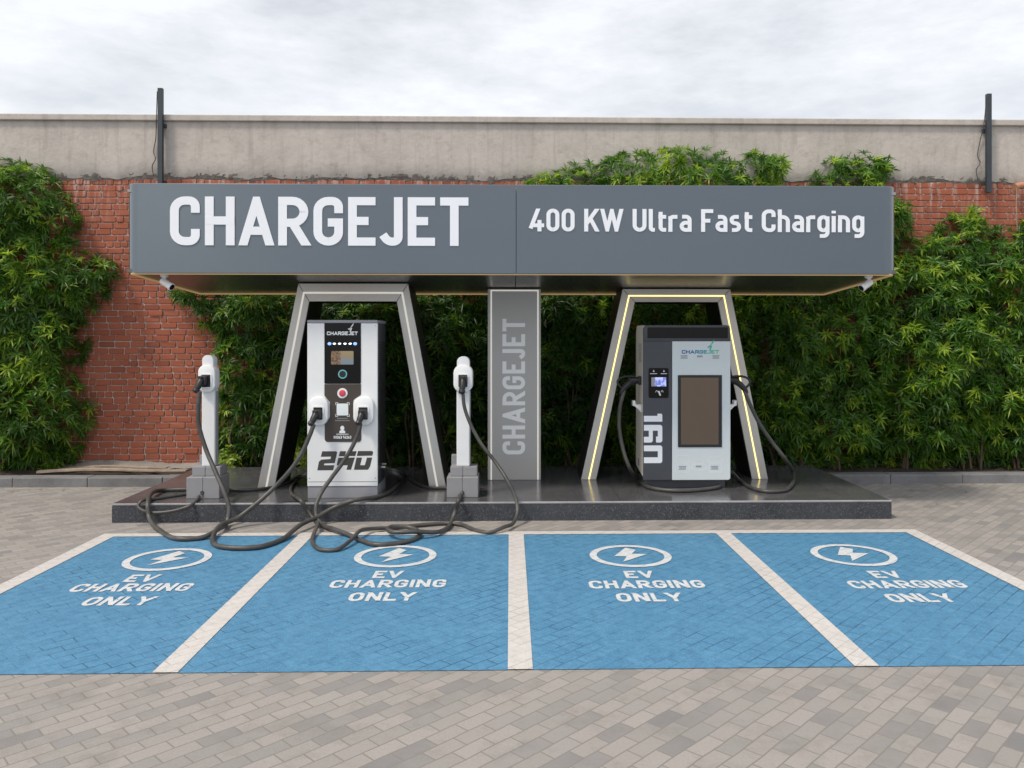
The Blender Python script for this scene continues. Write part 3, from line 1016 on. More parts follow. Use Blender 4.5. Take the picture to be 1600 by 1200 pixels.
words(can, 'slogan_word', M['lettering'], '400 KW Ultra Fast Charging', front_map(x0, cpl.z(361.5), CY0 - .002), cpl.x(1350) - x0, cpl.z(326) - cpl.z(361.5), s=.165, track=.095, thick=.006, space=.3)

# ------------------------------------------------------------------ arches
def arch(label, Y, depth, pxs, yb, ytop, yin, led, lit):
    """pxs: left base outer, inner, left top outer, inner, right top inner, outer, right base inner, outer"""
    pl = Plane(Y, sum(pxs) / 8)
    lbo, lbi, lto, lti, rti, rto, rbi, rbo = [pl.x(p) for p in pxs]
    z0 = PZ; zt = zbot(Y) - .002 ; zi = pl.z(yin)
    t = thing('support_arch', ((lbo + rbo) / 2, Y + depth / 2, PZ), label, 'arch', 'tapered arches under the canopy')
    al, bk = M['alu'], M['black_metal']
    def leg(a, b, c, d):
        # a,b base outer/inner; c,d top outer/inner: silver front skin on a black box
        bm = bmesh.new()
        s = 1 if b > a else -1
        plate(bm, [(a, z0), (b, z0), (d, zi), (c, zt - .002)], Y, Y + .03, .004)
        o = obj('leg', bm, al, t)
        bm = bmesh.new()
        e = .004 * s
        plate(bm, [(a + e, z0), (b - e, z0), (d - e, zi), (c + e, zt - .004)], Y + .031, Y + depth)
        obj('leg_box', bm, bk, o)
    leg(lbo, lbi, lto, lti)
    leg(rbo, rbi, rto, rti)
    bm = bmesh.new()
    g = .004
    plate(bm, [(lto + g, zt), (rto - g, zt), (rti - g, zi), (lti + g, zi)], Y, Y + .03, .004)
    o = obj('crossbeam', bm, al, t)
    bm = bmesh.new()
    plate(bm, [(lto + .01, zt - .004), (rto - .01, zt - .004), (rti - .004, zi + .004), (lti + .004, zi + .004)], Y + .031, Y + depth)
    obj('beam_box', bm, bk, o)
    # light strip down the middle of legs and beam
    f = .52
    m = [(lbo + (lbi - lbo) * f, z0 + .005), (lto + (lti - lto) * f, zt + (zi - zt) * f), (rto + (rti - rto) * f, zt + (zi - zt) * f), (rbo + (rbi - rbo) * f, z0 + .005)]
    bm = bmesh.new()
    for q in stroke_quads(m, led, False):
        plate(bm, q, Y - .004, Y + .005)
    obj('light_strip', bm, lit, t)
    return t
arch('silver tapered arch with white light strip framing the taller white charger', 9.68, .72,
     (402, 428.5, 466, 483, 620, 637.5, 671, 697), 762, 448, 471, .022, M['led_white'])
arch('silver tapered arch with glowing yellow light strip around the screen charger', 10.2, .72,
     (908, 931.5, 973, 992, 1122, 1141, 1175, 1200), 750, 448, 472, .016, M['led_yellow'])

# ------------------------------------------------------------------ sign column
Y = 10.2
pl = Plane(Y, 803)
xa, xb = pl.x(762), pl.x(845)
t = thing('sign_column', ((xa + xb) / 2, Y + .15, PZ), 'silver sign column with vertical white lettering and lit edges', 'column')
zt = zbot(Y) - .002
obj('column_body', B(xa, xb, Y, Y + .34, PZ, zt, .006), M['column'], t)
bm = bmesh.new()
w = .0165
xl, xr = pl.x(767.5), pl.x(840.5); zz = pl.z(455)
box(bm, xl - w / 2, xl + w / 2, Y - .006, Y - .0005, PZ + .004, zz, .002)
box(bm, xr - w / 2, xr + w / 2, Y - .006, Y - .0005, PZ + .004, zz, .002)
box(bm, xl - w / 2, xr + w / 2, Y - .006, Y - .0005, zz + .0005, zz + w, .002)
obj('light_strip', bm, M['led_white'], t)
zb_, zt_ = pl.z(710), pl.z(498)
xL, xR = pl.x(785), pl.x(820.5)
bm = bmesh.new()
text(bm, 'CHARGEJET', lambda u, v, d: Vector((xR - v, Y - .001 - d, zb_ + u)), zt_ - zb_, xR - xL, s=.175, track=.12, thick=.004)
M['vinyl'] = paint('white_vinyl', (.90, .91, .92), .4, var=.01)
obj('name_lettering', bm, M['vinyl'], t)

# ------------------------------------------------------------------ charging plugs and cables
def cable(label, spec, rad, plug=None, group='charging cables'):
    """spec: ('g', px, py) lies on the ground, ('p', px, py) on the platform, ('y', px, py, Y) hangs at depth Y"""
    pts = []
    for s in spec:
        if s[0] == 'g': v = G(s[1], s[2], rad + .004); lift = s[3] if len(s) > 3 else 0
        elif s[0] == 'p': v = G(s[1], s[2], PZ + rad); lift = s[3] if len(s) > 3 else 0
        else: v = P(s[1], s[2], s[3]); lift = 0
        v.z += lift
        if s[0] == 'y' and v.z < rad + .004 and v.y < PLY0: v = G(s[1], s[2], rad + .004)
        if s[0] == 'y' and v.y > PLY0 and v.z < PZ + rad: v = G(s[1], s[2], PZ + rad)
        pts.append(v)
    path = catmull(pts, 9)
    t = thing('charging_cable', pts[-1], label, 'cable', group)
    obj('cord', tube(bmesh.new(), path, rad, 10), M['rubber'], t, smooth=True)
    if plug: plug(t)
    return t

def ccs_plug(pl, c, e, Yf):
    """holstered plug: block in the holster mouth, body leaning out and down to px point e"""
    def mk(t):
        cx, cz = pl.p(*c); ex, ez = pl.p(*e)
        bm = bmesh.new()
        w, h = .045, .050
        pts = round_poly([(cx - w, cz - h), (cx + w, cz - h), (cx + w, cz + h), (cx - w, cz + h)], .015)
        plate(bm, pts, Yf - .07, Yf + .02, .006)
        o = obj('plug_head', bm, M['black'], t, smooth=True)
        a = Vector((cx, Yf - .06, cz + .015)); b = Vector((ex, Yf - .125, ez))
        d = b - a
        path = [a, a + d * .2, a + d * .55, a + d * .72, a + d * .76, a + d * .92, b]
        obj('plug_grip', tube(bmesh.new(), path, [.030, .037, .035, .030, .036, .036, .024], 12), M['black'], t, smooth=True)
        bm = bmesh.new()
        box(bm, cx - .012, cx + .012, Yf - .10, Yf - .071, cz + .02, cz + .044, .004)
        obj('latch', bm, M['black_metal'], o)
    return mk

# ------------------------------------------------------------------ tall white charger
Y = 9.10
pl = Plane(Y, 540)
xa, xb = pl.x(480), pl.x(590)
YB = 9.70
ch = thing('ev_charger', ((xa + xb) / 2, (Y + YB) / 2, PZ), 'tall white charger with dark centre panel, 240 on its front', 'charger', 'fast chargers under the canopy')
zb_, zt_ = pl.z(760), pl.z(505)
obj('cabinet', B(xa + .006, xb - .004, Y + .036, YB, zb_ + .001, zt_, .006), M['charcoal'], ch)
obj('plinth', B(xa + .004, xb - .002, Y + .008, YB - .01, PZ, zb_ - .004, .004), M['grey'], ch)
obj('top_cap', B(xa, xb, Y - .006, YB + .005, zt_ + .001, pl.z(500), .008), M['grey'], ch)
obj('front_panel', B(xa, xb, Y, Y + .035, zb_, zt_, .007), M['white'], ch)
bm = bmesh.new()
k = 0
zz = pl.z(735)
while zz < pl.z(535):
    box(bm, xb - .003, xb + .006, Y + .14, YB - .06, zz, zz + .010)
    zz += .021
obj('louvres', bm, M['black_metal'], ch)
# display panel over taupe lower panel
dp = Plane(Y, 540)
obj('display_panel', plate(bmesh.new(), round_poly([dp.p(507, 505), dp.p(564, 505), dp.p(564, 599.6), dp.p(507, 599.6)], [.004, .004, .012, .012]), Y - .005, Y - .0005), M['black_gloss'], ch)
tp = round_poly([dp.p(507, 600.2), dp.p(564, 600.2), dp.p(564, 617), dp.p(552, 625), dp.p(552, 656), dp.p(564.5, 664), dp.p(564.5, 690.5), dp.p(507.5, 690.5), dp.p(507.5, 662), dp.p(515.5, 652), dp.p(515.5, 628), dp.p(507, 618)],
                [0, 0, .02, .03, .03, .02, .035, .035, .02, .03, .03, .02])
obj('lower_panel', plate(bmesh.new(), tp, Y - .0045, Y - .0005), M['taupe'], ch)

M['gap'] = paint('dark_gap', (.03, .03, .032), .7)
obj('door_gap', plate(bmesh.new(), rect(pl, 481.2, 752.4, 589, 753.0), Y - .0012, Y + .002), M['gap'], ch)
for px in (483.5, 586.5):
    for py in (509, 747):
        x, z = dp.p(px, py)
        obj('screw', plate(bmesh.new(), disc(x, z, .006, n=12), Y - .002, Y + .001), M['chrome'], ch)

def jet(bm, ox, oz, k, Yf):
    # little fin of the logo: two slivers and a stem
    for pts in ([(0.0, .0), (.9, 1.4), (.75, .75), (.45, .42)], [(-.35, .02), (.30, .36), (.05, -.10)], [(.28, .30), (.55, .22), (.34, -.35), (.14, -.62), (.05, -.5)]):
        plate(bm, [(ox + x * k, oz + z * k) for x, z in pts], Yf - .001, Yf)

def logo(parent, pl, pa, pb, pt, pbm, Yf, mat, name='logo', js=.16):
    bm = bmesh.new()
    x0 = pl.x(pa)
    text(bm, 'CHARGEJET', front_map(x0, pl.z(pbm), Yf), pl.x(pb) - x0, pl.z(pt) - pl.z(pbm), s=.25, track=.15, thick=.0012, rmul=.55, wmul=1.9)
    w = pl.x(pb) - x0
    jet(bm, x0 + w * .73, pl.z(pt) + w * .075, w * js, Yf - .001)
    return obj(name, bm, mat, parent)
logo(ch, dp, 511, 559, 518, 523.6, Y - .005, M['white_print'])
for px, kind in ((515, 'dot_blue'), (522.6, 'dot'), (530.8, 'dot'), (539.2, 'dot'), (547.3, 'dot'), (555, 'dot_blue')):
    x, z = dp.p(px, 537)
    obj('status_light', plate(bmesh.new(), disc(x, z, .017 if kind == 'dot' else .021, .010 if kind == 'dot' else .017, 16), Y - .0065, Y - .0055), M[kind], ch)
o = obj('screen', plate(bmesh.new(), rect(dp, 517.5, 548.5, 552.5, 569.5, .008), Y - .0068, Y - .0055), M['screen_warm'], ch)
x, z = dp.p(535.5, 584.6)
o = obj('start_button', plate(bmesh.new(), disc(x, z, .036), Y - .009, Y - .0055, .002), M['black'], ch)
obj('button_ring', ring(bmesh.new(), disc(x, z, .050), disc(x, z, .037), Y - .0085, Y - .0055), M['teal'], o)
x, z = dp.p(535.3, 614.3)
o = obj('stop_button', lathe(bmesh.new(), [(.036, 0), (.036, .012), (.030, .020), (.012, .023), (.001, .023)], (x, Y - .0055, z), (0, -1, 0), 24), M['red'], ch, smooth=True)
obj('button_ring', ring(bmesh.new(), disc(x, z, .056), disc(x, z, .037), Y - .012, Y - .005), M['white_plastic'], o)
obj('blank_sticker', plate(bmesh.new(), rect(dp, 526.2, 630.5, 544.3, 649, .004), Y - .0062, Y - .005), M['white_print'], ch)
for (x0, y0, dx, dy) in ((524.3, 628.6, 1, 1), (546.3, 628.6, -1, 1), (524.3, 651, 1, -1), (546.3, 651, -1, -1)):
    bm = bmesh.new()
    for (u, v) in ((4.2, .7), (.7, 4.2)):
        q = rect(dp, min(x0, x0 + dx * u), min(y0, y0 + dy * v), max(x0, x0 + dx * u), max(y0, y0 + dy * v))
        plate(bm, q, Y - .0058 - (.0004 if u > v else 0), Y - .005)
    obj('corner_mark', bm, M['white_print'], ch)
for y0, a, b, hgt in ((653.2, 527, 543, 1.3), (656.4, 524, 546.5, 1.3)):
    bm = bmesh.new(); x = a; rr = random.Random(int(a))
    while x < b:
        w = rr.uniform(.9, 1.7)
        plate(bm, rect(dp, x, y0, min(b, x + w), y0 + hgt), Y - .0056, Y - .005)
        x += w + .45
    obj('small_print', bm, M['grey_print'], ch)
bm = bmesh.new()
x, z = dp.p(535, 670.5)
plate(bm, disc(x, z + .012, .022, .026), Y - .0058, Y - .005)
plate(bm, round_poly([(x - .034, z - .044), (x + .034, z - .044), (x + .030, z - .018), (x + .012, z - .012), (x - .012, z - .012), (x - .030, z - .018)], .006), Y - .0064, Y - .005)
obj('support_icon', bm, M['white_print'], ch)
bm = bmesh.new()
x0 = dp.x(521.3)
text(bm, '88263 74263', front_map(x0, dp.z(685.3), Y - .0048), dp.x(549) - x0, dp.z(680.8) - dp.z(685.3), s=.24, track=.10, thick=.001, wmul=1.1)
x = 526
while x < 544:
    plate(bm, rect(dp, x, 677.6, x + 1.3, 679), Y - .0056, Y - .005); x += 1.9
obj('phone_number', bm, M['white_print'], ch)
# big number
def q8(ox, oy, k, pts): return [dp.p(ox + x / k, oy + y / k) for x, y in pts]
bm = bmesh.new()
for pts in ([(268, 600), (440, 600), (455, 614), (424, 748), (296, 752), (288, 774), (420, 774), (404, 836), (206, 838), (226, 730), (256, 704), (372, 696), (378, 667), (250, 668)],
            [(490, 600), (566, 600), (550, 662), (474, 664)], [(622, 600), (698, 600), (682, 660), (606, 660)],
            [(470, 681), (676, 679), (628, 830), (570, 832), (588, 776), (448, 776)],
            [(716, 598), (890, 598), (906, 612), (894, 656), (700, 660)],
            [(696, 680), (766, 680), (742, 775), (800, 775), (828, 680), (893, 680), (866, 790), (840, 832), (664, 832)]):
    plate(bm, q8(470, 630, 8.0, pts), Y - .0012, Y + .002)
obj('model_number', bm, M['number'], ch)

def holster(pl, cx_, w_, y0, y1, Yf, parent, deep=.05):
    pts = round_poly([pl.p(cx_ - w_, y0), pl.p(cx_ + w_, y0), pl.p(cx_ + w_, y1), pl.p(cx_ - w_, y1)], .85 * (pl.x(cx_ + w_) - pl.x(cx_)), seg=10)
    o = obj('holster', plate(bmesh.new(), pts, Yf - deep, Yf, .018), M['white_plastic'], parent, smooth=True)
    mw = .062
    x, z = pl.x(cx_), pl.z(y0 * .40 + y1 * .60)
    hp = round_poly([(x - mw, z - .075), (x + mw, z - .075), (x + mw, z + .085), (x - mw, z + .085)], .02)
    obj('holster_rim', ring(bmesh.new(), hp, inset(hp, .012), Yf - deep - .010, Yf - deep + .004), M['white_plastic'], o)
    obj('holster_mouth', plate(bmesh.new(), inset(hp, .0125), Yf - deep - .004, Yf - deep + .006), M['black'], o)
    return o
holster(dp, 499, 15, 619, 664, Y - .006, ch)
holster(dp, 569, 16, 619, 664, Y - .006, ch)
# cable glands on the right side
for dy, pz in ((.30, 732), (.30, 738), (.22, 735)):
    bm = lathe(bmesh.new(), [(.026, 0), (.026, .02), (.018, .022), (.018, .05), (.012, .055)], (xb - .004, Y + dy, pl.z(pz)), (1, 0, 0), 14)
    obj('cable_gland', bm, M['chrome'], ch, smooth=True)
bm = bmesh.new()
lathe(bm, [(.026, 0), (.026, .02), (.018, .022), (.018, .05), (.012, .055)], (xa + .006, Y + .25, pl.z(740)), (-1, 0, 0), 14)
obj('cable_gland', bm, M['chrome'], ch, smooth=True)

# ------------------------------------------------------------------ screen charger
Y = 9.58; YB = 10.12
pl = Plane(Y, 1072)
xa, xm, xb = pl.x(1005), pl.x(1050), pl.x(1141)
c2 = thing('ev_charger', ((xa + xb) / 2, (Y + YB) / 2, PZ), 'charger with a large dark screen, 160 written down its left side', 'charger', 'fast chargers under the canopy')
zb_, zt_ = pl.z(750), pl.z(508); zh = pl.z(533)
obj('plinth', B(xa + .03, xb - .05, Y + .05, YB - .04, PZ, zb_ - .001, .004), M['charcoal'], c2)
# side shell of the body, cream, with a cut-off lower front corner
sh = round_poly([(Y + .024, zb_ + .04), (YB, zb_ + .10), (YB, zt_ - .002), (Y + .024, zt_ - .002)], [.0, .0, .12, .012])
bm = bmesh.new()
loft(bm, [[(xa - .002, y, z) for y, z in sh], [(xb + .002, y, z) for y, z in sh]])
obj('body_shell', bm, M['off_white'], c2, smooth=False)
obj('service_panel', plate(bmesh.new(), [(xa, zb_), (xm - .0015, zb_), (xm - .0015, zh - .002), (xa, zh - .002)], Y, Y + .022, .003), M['charcoal'], c2)
fp = round_poly([(xm + .0015, zb_), (xb, zb_), (xb, zh - .002), (xm + .0015, zh - .002)], [0, .03, 0, 0])
obj('front_panel', plate(bmesh.new(), fp, Y - .008, Y + .022, .004), M['ice'], c2)
hp = round_poly([(xa, zh), (xb, zh), (xb, zt_), (xa, zt_)], [0, .0, .05, .05])
o = obj('head', plate(bmesh.new(), hp, Y - .004, Y + .023, .006), M['charcoal'], c2, smooth=True)
obj('head_window', plate(bmesh.new(), rect(pl, 1011.5, 511.5, 1137, 528.5, .006), Y - .0065, Y - .0045), M['black_gloss'], o)
o = obj('screen_frame', ring(bmesh.new(), rect(pl, 1059, 586, 1127.5, 698.5), rect(pl, 1063.5, 590, 1122.5, 694.5), Y - .016, Y - .0085), M['black'], c2)
obj('screen_glass', plate(bmesh.new(), rect(pl, 1063.2, 589.8, 1122.8, 694.8), Y - .0125, Y - .0085), M['tinted'], o)
logo(c2, pl, 1065, 1123, 547, 552.6, Y - .0085, M['logo'])
for (x0, y0, x1, y1) in ((1063, 555, 1074, 556.4), (1064, 557, 1073.5, 558.2), (1063, 558.8, 1074, 560.4), (1089, 555.3, 1097.5, 558.4), (1113, 555, 1124, 556.4), (1113.5, 557, 1123, 558.2), (1113, 558.8, 1124, 560.4),
                         (1060.5, 728, 1072, 729.6), (1061.5, 730.2, 1071, 731.4), (1060, 732, 1072, 733.4), (1087, 727.5, 1095.5, 730), (1110.5, 728, 1122, 729.6), (1111.5, 730.2, 1121, 731.4), (1110.5, 732, 1122, 733.4)):
    bm = bmesh.new(); rr = random.Random(int(x0 * 7 + y0)); x = x0
    while x < x1 - .4:
        w = rr.uniform(.9, 1.8)
        plate(bm, rect(pl, x, y0, min(x1, x + w), y1), Y - .0090, Y - .0082)
        x += w + .35
    obj('small_print', bm, M['grey_print'], c2)
# outline pictograms of vehicles
def outl(bm, x0, y0, x1, y1, r=.02, w=.006):
    q = rect(pl, x0, y0, x1, y1, r)
    ring(bm, q, inset(q, w), Y - .0090, Y - .0082)
for qs in ([(1056, 711.5, 1076.5, 724), (1054, 725, 1077, 738, .03)], [(1084, 718, 1099.5, 725, .04), (1080.5, 725.5, 1103, 735, .02)],
           [(1106.5, 714, 1129, 723.5, .03), (1107, 724.5, 1127, 738, .02)]):
    bm = bmesh.new()
    for q in qs: outl(bm, *q)
    obj('vehicle_icon', bm, M['white_print'], c2)
obj('side_icons', (lambda b: [ring(b, rect(pl, 1130.5, y0, 1133.5, y0 + 3.6, .006), inset(rect(pl, 1130.5, y0, 1133.5, y0 + 3.6, .006), .005), Y - .0090, Y - .0082) for y0 in (633, 638, 643, 648)] and b)(bmesh.new()), M['white_print'], c2)
o = obj('card_reader', plate(bmesh.new(), rect(pl, 1013.5, 575, 1044.5, 621.5, .02), Y - .012, Y - .0005, .004), M['black_gloss'], c2)
obj('reader_screen', plate(bmesh.new(), rect(pl, 1017.5, 589.5, 1040.5, 603.5, .003), Y - .0138, Y - .0125), M['screen_blue'], o)
bm = bmesh.new()
for px in (1021, 1037):
    obj('reader_icon', plate(bmesh.new(), [pl.p(px - 1.2, 581), pl.p(px, 577.5), pl.p(px + 1.4, 581)], Y - .0136, Y - .0125), M['white_print'], o)
for px, w in ((1021, 5.5), (1037, 4.8)):
    obj('reader_print', plate(bmesh.new(), rect(pl, px - w, 583.3, px + w, 584.2), Y - .0136, Y - .0125), M['white_print'], o)
bm = bmesh.new()
for sx in (-1, 1):
    pts = [pl.p(1030 + sx * (2.5 + .9 * k), 612.5 - 2.6 * math.sin(k * .8)) for k in range(5)]
    for q in stroke_quads(pts, .005, False): plate(bm, q, Y - .0136, Y - .0125)
plate(bm, [pl.p(1027.5, 611), pl.p(1030, 610.5), pl.p(1032.5, 617.5), pl.p(1030.5, 618.5)], Y - .0140, Y - .0125)
obj('contactless_icon', bm, M['white_print'], o)
def q9(pts, rad):
    return round_poly([pl.p(980 + x / 8.889, 630 + y / 8.889) for x, y in pts], rad)
bm = bmesh.new()
rr = .028
for pts, rad in (([(232, 175), (420, 175), (420, 145), (475, 145), (487, 160), (487, 255), (232, 255)], 0),
                 ([(232, 300), (487, 300), (487, 545), (400, 545), (400, 462), (425, 462), (425, 380), (355, 380), (355, 545), (232, 545), (232, 465), (300, 465), (300, 380), (232, 380)], [0, rr, rr, .01, 0, 0, 0, 0, rr, 0, 0, 0, 0, 0]),
                 ([(232, 585), (487, 585), (487, 830), (232, 830), (232, 750), (425, 750), (425, 665), (232, 665)], [0, rr, rr, 0, 0, 0, 0, 0])):
    plate(bm, q9(pts, rad), Y - .0015, Y + .002)
obj('model_number', bm, M['lettering'], c2)
# side hooks and vent
for s, xe in ((-1, xa), (1, xb)):
    bm = bmesh.new()
    yy = Y + .10
    w = .105
    q = [(xe + s * .003, pl.z(646)), (xe + s * w * .75, pl.z(636)), (xe + s * w, pl.z(635)), (xe + s * w, pl.z(627)), (xe + s * w * .72, pl.z(627)), (xe + s * w * .68, pl.z(633)), (xe + s * .003, pl.z(633.5))]
    plate(bm, q, yy, yy + .09, .004)
    obj('cable_hook', bm, M['white_plastic'], c2)
bm = bmesh.new()
zz = pl.z(566)
while zz < pl.z(538):
    box(bm, xa - .006, xa - .001, Y + .10, Y + .30, zz, zz + .007); zz += .016
obj('side_vent', bm, M['grey'], c2)
obj('side_socket', B(xa - .006, xa - .001, Y + .26, Y + .36, pl.z(733), pl.z(722)), M['grey'], c2)

# pistol plugs parked on the sides
def pistol(side, xe, zc, Yc):
    def mk(t):
        s = side
        c = Vector((xe + s * .004, Yc, zc))
        bm = bmesh.new()
        box(bm, min(c.x, c.x + s * .03), max(c.x, c.x + s * .03), Yc - .05, Yc + .05, zc - .055, zc + .05, .006)
        tube(bm, [c + Vector((s * .03, 0, 0)), c + Vector((s * .09, 0, 0)), c + Vector((s * .13, 0, -.012))], [.042, .044, .046], 14)
        obj('plug_head', bm, M['black'], t, smooth=True)
        g = [c + Vector((s * .08, 0, -.005)), c + Vector((s * .135, 0, -.035)), c + Vector((s * .19, 0, -.085)), c + Vector((s * .225, 0, -.13)), c + Vector((s * .235, 0, -.16))]
        obj('plug_grip', tube(bmesh.new(), catmull(g, 4), [.042 - .018 * (i / 16) for i in range(17)], 12), M['black'], t, smooth=True)
        g = [c + Vector((s * .06, 0, .040)), c + Vector((s * .13, 0, .046)), c + Vector((s * .22, 0, .035)), c + Vector((s * .27, 0, .0)), c + Vector((s * .275, 0, -.035)), c + Vector((s * .235, 0, -.085)), c + Vector((s * .205, 0, -.10))]
        obj('plug_guard', tube(bmesh.new(), catmull(g, 5), .014, 10), M['black'], t, smooth=True)
    return mk
GY = Y + .16
gz = P(1004, 594, GY).z
cable('black cable looping from the left side plug down past the screen charger',
      [('y', 975.5, 610, GY), ('y', 969, 635, GY - .03), ('y', 967.5, 665, GY - .05), ('y', 973, 700, GY - .08), ('y', 983, 730, GY - .14), ('p', 998, 752, .02), ('p', 1016, 762, 0), ('p', 1050, 766.5), ('p', 1085, 766), ('p', 1118, 762), ('p', 1128, 758)], .023,
      pistol(-1, xa, gz, GY))
cable('black cable bowing out to the right of the screen charger',
      [('y', 1163, 610, GY), ('y', 1172, 632, GY - .02), ('y', 1187, 662, GY - .05), ('y', 1206, 690, GY - .08), ('y', 1226, 716, GY - .12), ('p', 1239, 745, .06), ('p', 1238, 757, .01), ('p', 1222, 767), ('p', 1196, 767.5), ('p', 1172, 761), ('p', 1155, 751, .01), ('y', 1143, 737, Y + .22)], .023,
      pistol(1, xb, gz, GY))

# ------------------------------------------------------------------ cable posts
def post(label, Yb, xbox, head, col, side_dx, yhead, ytop, ycolb):
    pl = Plane(Yb, (xbox[0] + xbox[1]) / 2)
    x0, x1 = pl.x(xbox[0]), pl.x(xbox[1])
    yc = Yb + .06
    t = thing('cable_post', ((x0 + x1) / 2, Yb + .15, PZ), label, 'charging post', 'white cable posts')
    dep = .33
    zl = pl.z(746)
    xm = (x0 + x1) / 2
    obj('base_box', B(xm + .001, x1, Yb, Yb + dep, PZ, zl, .006), M['box_grey'], t)
    o = obj('base_box', B(x0, xm - .001, Yb, Yb + dep, PZ, zl, .006), M['box_grey'], t)
    zu = pl.z(731)
    obj('upper_box', B(x0 + .035, xm - .001, Yb + .075, Yb + dep - .03, zl + .001, zu, .006), M['box_grey'], t)
    obj('upper_box', B(xm + .001, x1 - .015, Yb + .075, Yb + dep - .03, zl + .001, zu, .006), M['box_grey'], t)
    obj('junction_box', B(x0 + .03, x0 + .17, Yb + dep - .028, Yb + dep + .07, PZ + .08, pl.z(717), .005), M['grey'], t)
    lathe_o = obj('cable_hole', lathe(bmesh.new(), [(.022, 0), (.022, .004), (.014, .005)], (pl.x(xbox[2]), Yb + .001, pl.z(770)), (0, -1, 0), 16), M['black'], o)
    cp = Plane(yc, (col[0] + col[1]) / 2)
    ca, cb = cp.x(col[0]), cp.x(col[1])
    YC = Yb + .10
    bm = bmesh.new()
    box(bm, ca, cb, YC, YC + .12, zu + .001, cp.z(606), .010)
    obj('shaft', bm, M['white'], t)
    for yq in (.03, .075):
        obj('side_rib', B(cb - .001, cb + .008, YC + yq, YC + yq + .02, zu + .02, cp.z(612)), M['grey'], t)
    # dome-topped neck and capsule head
    hx = (head[0] + head[1]) / 2; hw = (head[1] - head[0]) / 2
    npts = round_poly([cp.p(hx - hw * .66, ytop), cp.p(hx + hw * .66, ytop), cp.p(hx + hw * .66, ytop + 40), cp.p(hx - hw * .66, ytop + 40)], [.9 * (cp.x(hx + hw * .66) - cp.x(hx))] * 2 + [0, 0], seg=10)
    obj('head_cap', plate(bmesh.new(), npts, YC - .015, YC + .115, .008), M['white_plastic'], t, smooth=True)
    o = holster(cp, hx, hw, yhead[0], yhead[1], YC + .09, t, .145)
    return YC - .055 - .004, cp
LY, lp = post('white cable post at the left end of the platform, against the brick wall', 9.10, (291, 342.5, 316), (309.5, 336.5), (313, 333.5), 5, (570, 613), 555, 733)
RY, rp = post('white cable post standing beside the silver sign column', 9.10, (698, 747, 722.5), (708.5, 738.5), (713, 733.5), 0, (570, 613), 557, 733)

# ------------------------------------------------------------------ cables of the left group
cable('grey cable hanging from the left post and looping over the platform edge',
      [('y', 312, 612, LY - .13), ('y', 310, 635, LY - .13), ('y', 311, 665, LY - .12), ('y', 321, 700, LY - .13), ('y', 337, 738, 8.90), ('y', 350, 768, 8.80), ('y', 358, 795, 8.74), ('y', 355, 815, 8.68), ('g', 342, 831, .03), ('g', 315, 840), ('g', 280, 842), ('y', 250, 829, 8.62), ('y', 233, 808, 8.74), ('y', 231, 788, 8.80), ('p', 238, 774, .03), ('p', 256, 766), ('p', 292, 764.5)], .024,
      ccs_plug(lp, (319.5, 594), (312.5, 612), LY))
cable('thin grey cable leaving the left post base and hooking back on itself',
      [('y', 316, 770.5, 9.09), ('p', 312, 775, .02), ('p', 308, 781, .004), ('y', 297, 790, 8.82), ('y', 272, 798, 8.80), ('y', 240, 801, 8.80), ('y', 222, 797, 8.80), ('y', 216, 791, 8.82), ('p', 221, 784.5, .01), ('p', 245, 779), ('p', 291, 772)], .017)
cable('grey cable drooping from the left socket of the white charger across the left bay',
      [('y', 490.5, 663, 8.93), ('y', 484, 680, 8.90), ('y', 473, 705, 8.87), ('y', 455, 733, 8.84), ('y', 428, 762, 8.82), ('y', 398, 789, 8.72), ('y', 370, 810, 8.62), ('g', 345, 828, .05), ('g', 332, 843), ('g', 341, 853), ('g', 370, 856.5), ('g', 405, 854.5), ('g', 440, 843), ('g', 470, 826, .04), ('y', 495, 808, 8.70), ('y', 522, 793, 8.81), ('p', 552, 783.5, .01), ('p', 590, 776), ('p', 613, 765), ('p', 624, 752, .01), ('y', 618, 740, 9.36), ('y', 605, 734.5, 9.40)], .024,
      ccs_plug(dp, (498.5, 646), (491, 662), 9.04))
cable('grey cable dropping from the right socket of the white charger over its number',
      [('y', 563.5, 661, 8.93), ('y', 560, 676, 8.92), ('y', 551, 697, 8.92), ('y', 536, 722, 8.92), ('y', 517, 748, 8.90), ('y', 503, 768, 8.86), ('y', 494, 790, 8.78), ('y', 495, 808, 8.72), ('y', 504, 820, 8.66), ('g', 522, 830, .02), ('g', 548, 837, .0), ('g', 566, 845), ('g', 590, 851), ('g', 625, 848), ('g', 650, 841), ('g', 655.5, 833.5, .01), ('g', 640, 828.5, .03), ('g', 613, 830, .045), ('g', 606, 834, .045), ('g', 616, 839.5, .05), ('g', 648, 839.5, .055), ('g', 682, 834.5, .02), ('g', 700, 824), ('y', 706.5, 812, 8.72), ('y', 712, 797, 8.79), ('p', 716, 784, .012), ('p', 720, 775, .012), ('y', 722.5, 770, 9.10)], .023,
      ccs_plug(dp, (569, 646), (564, 661), 9.04))
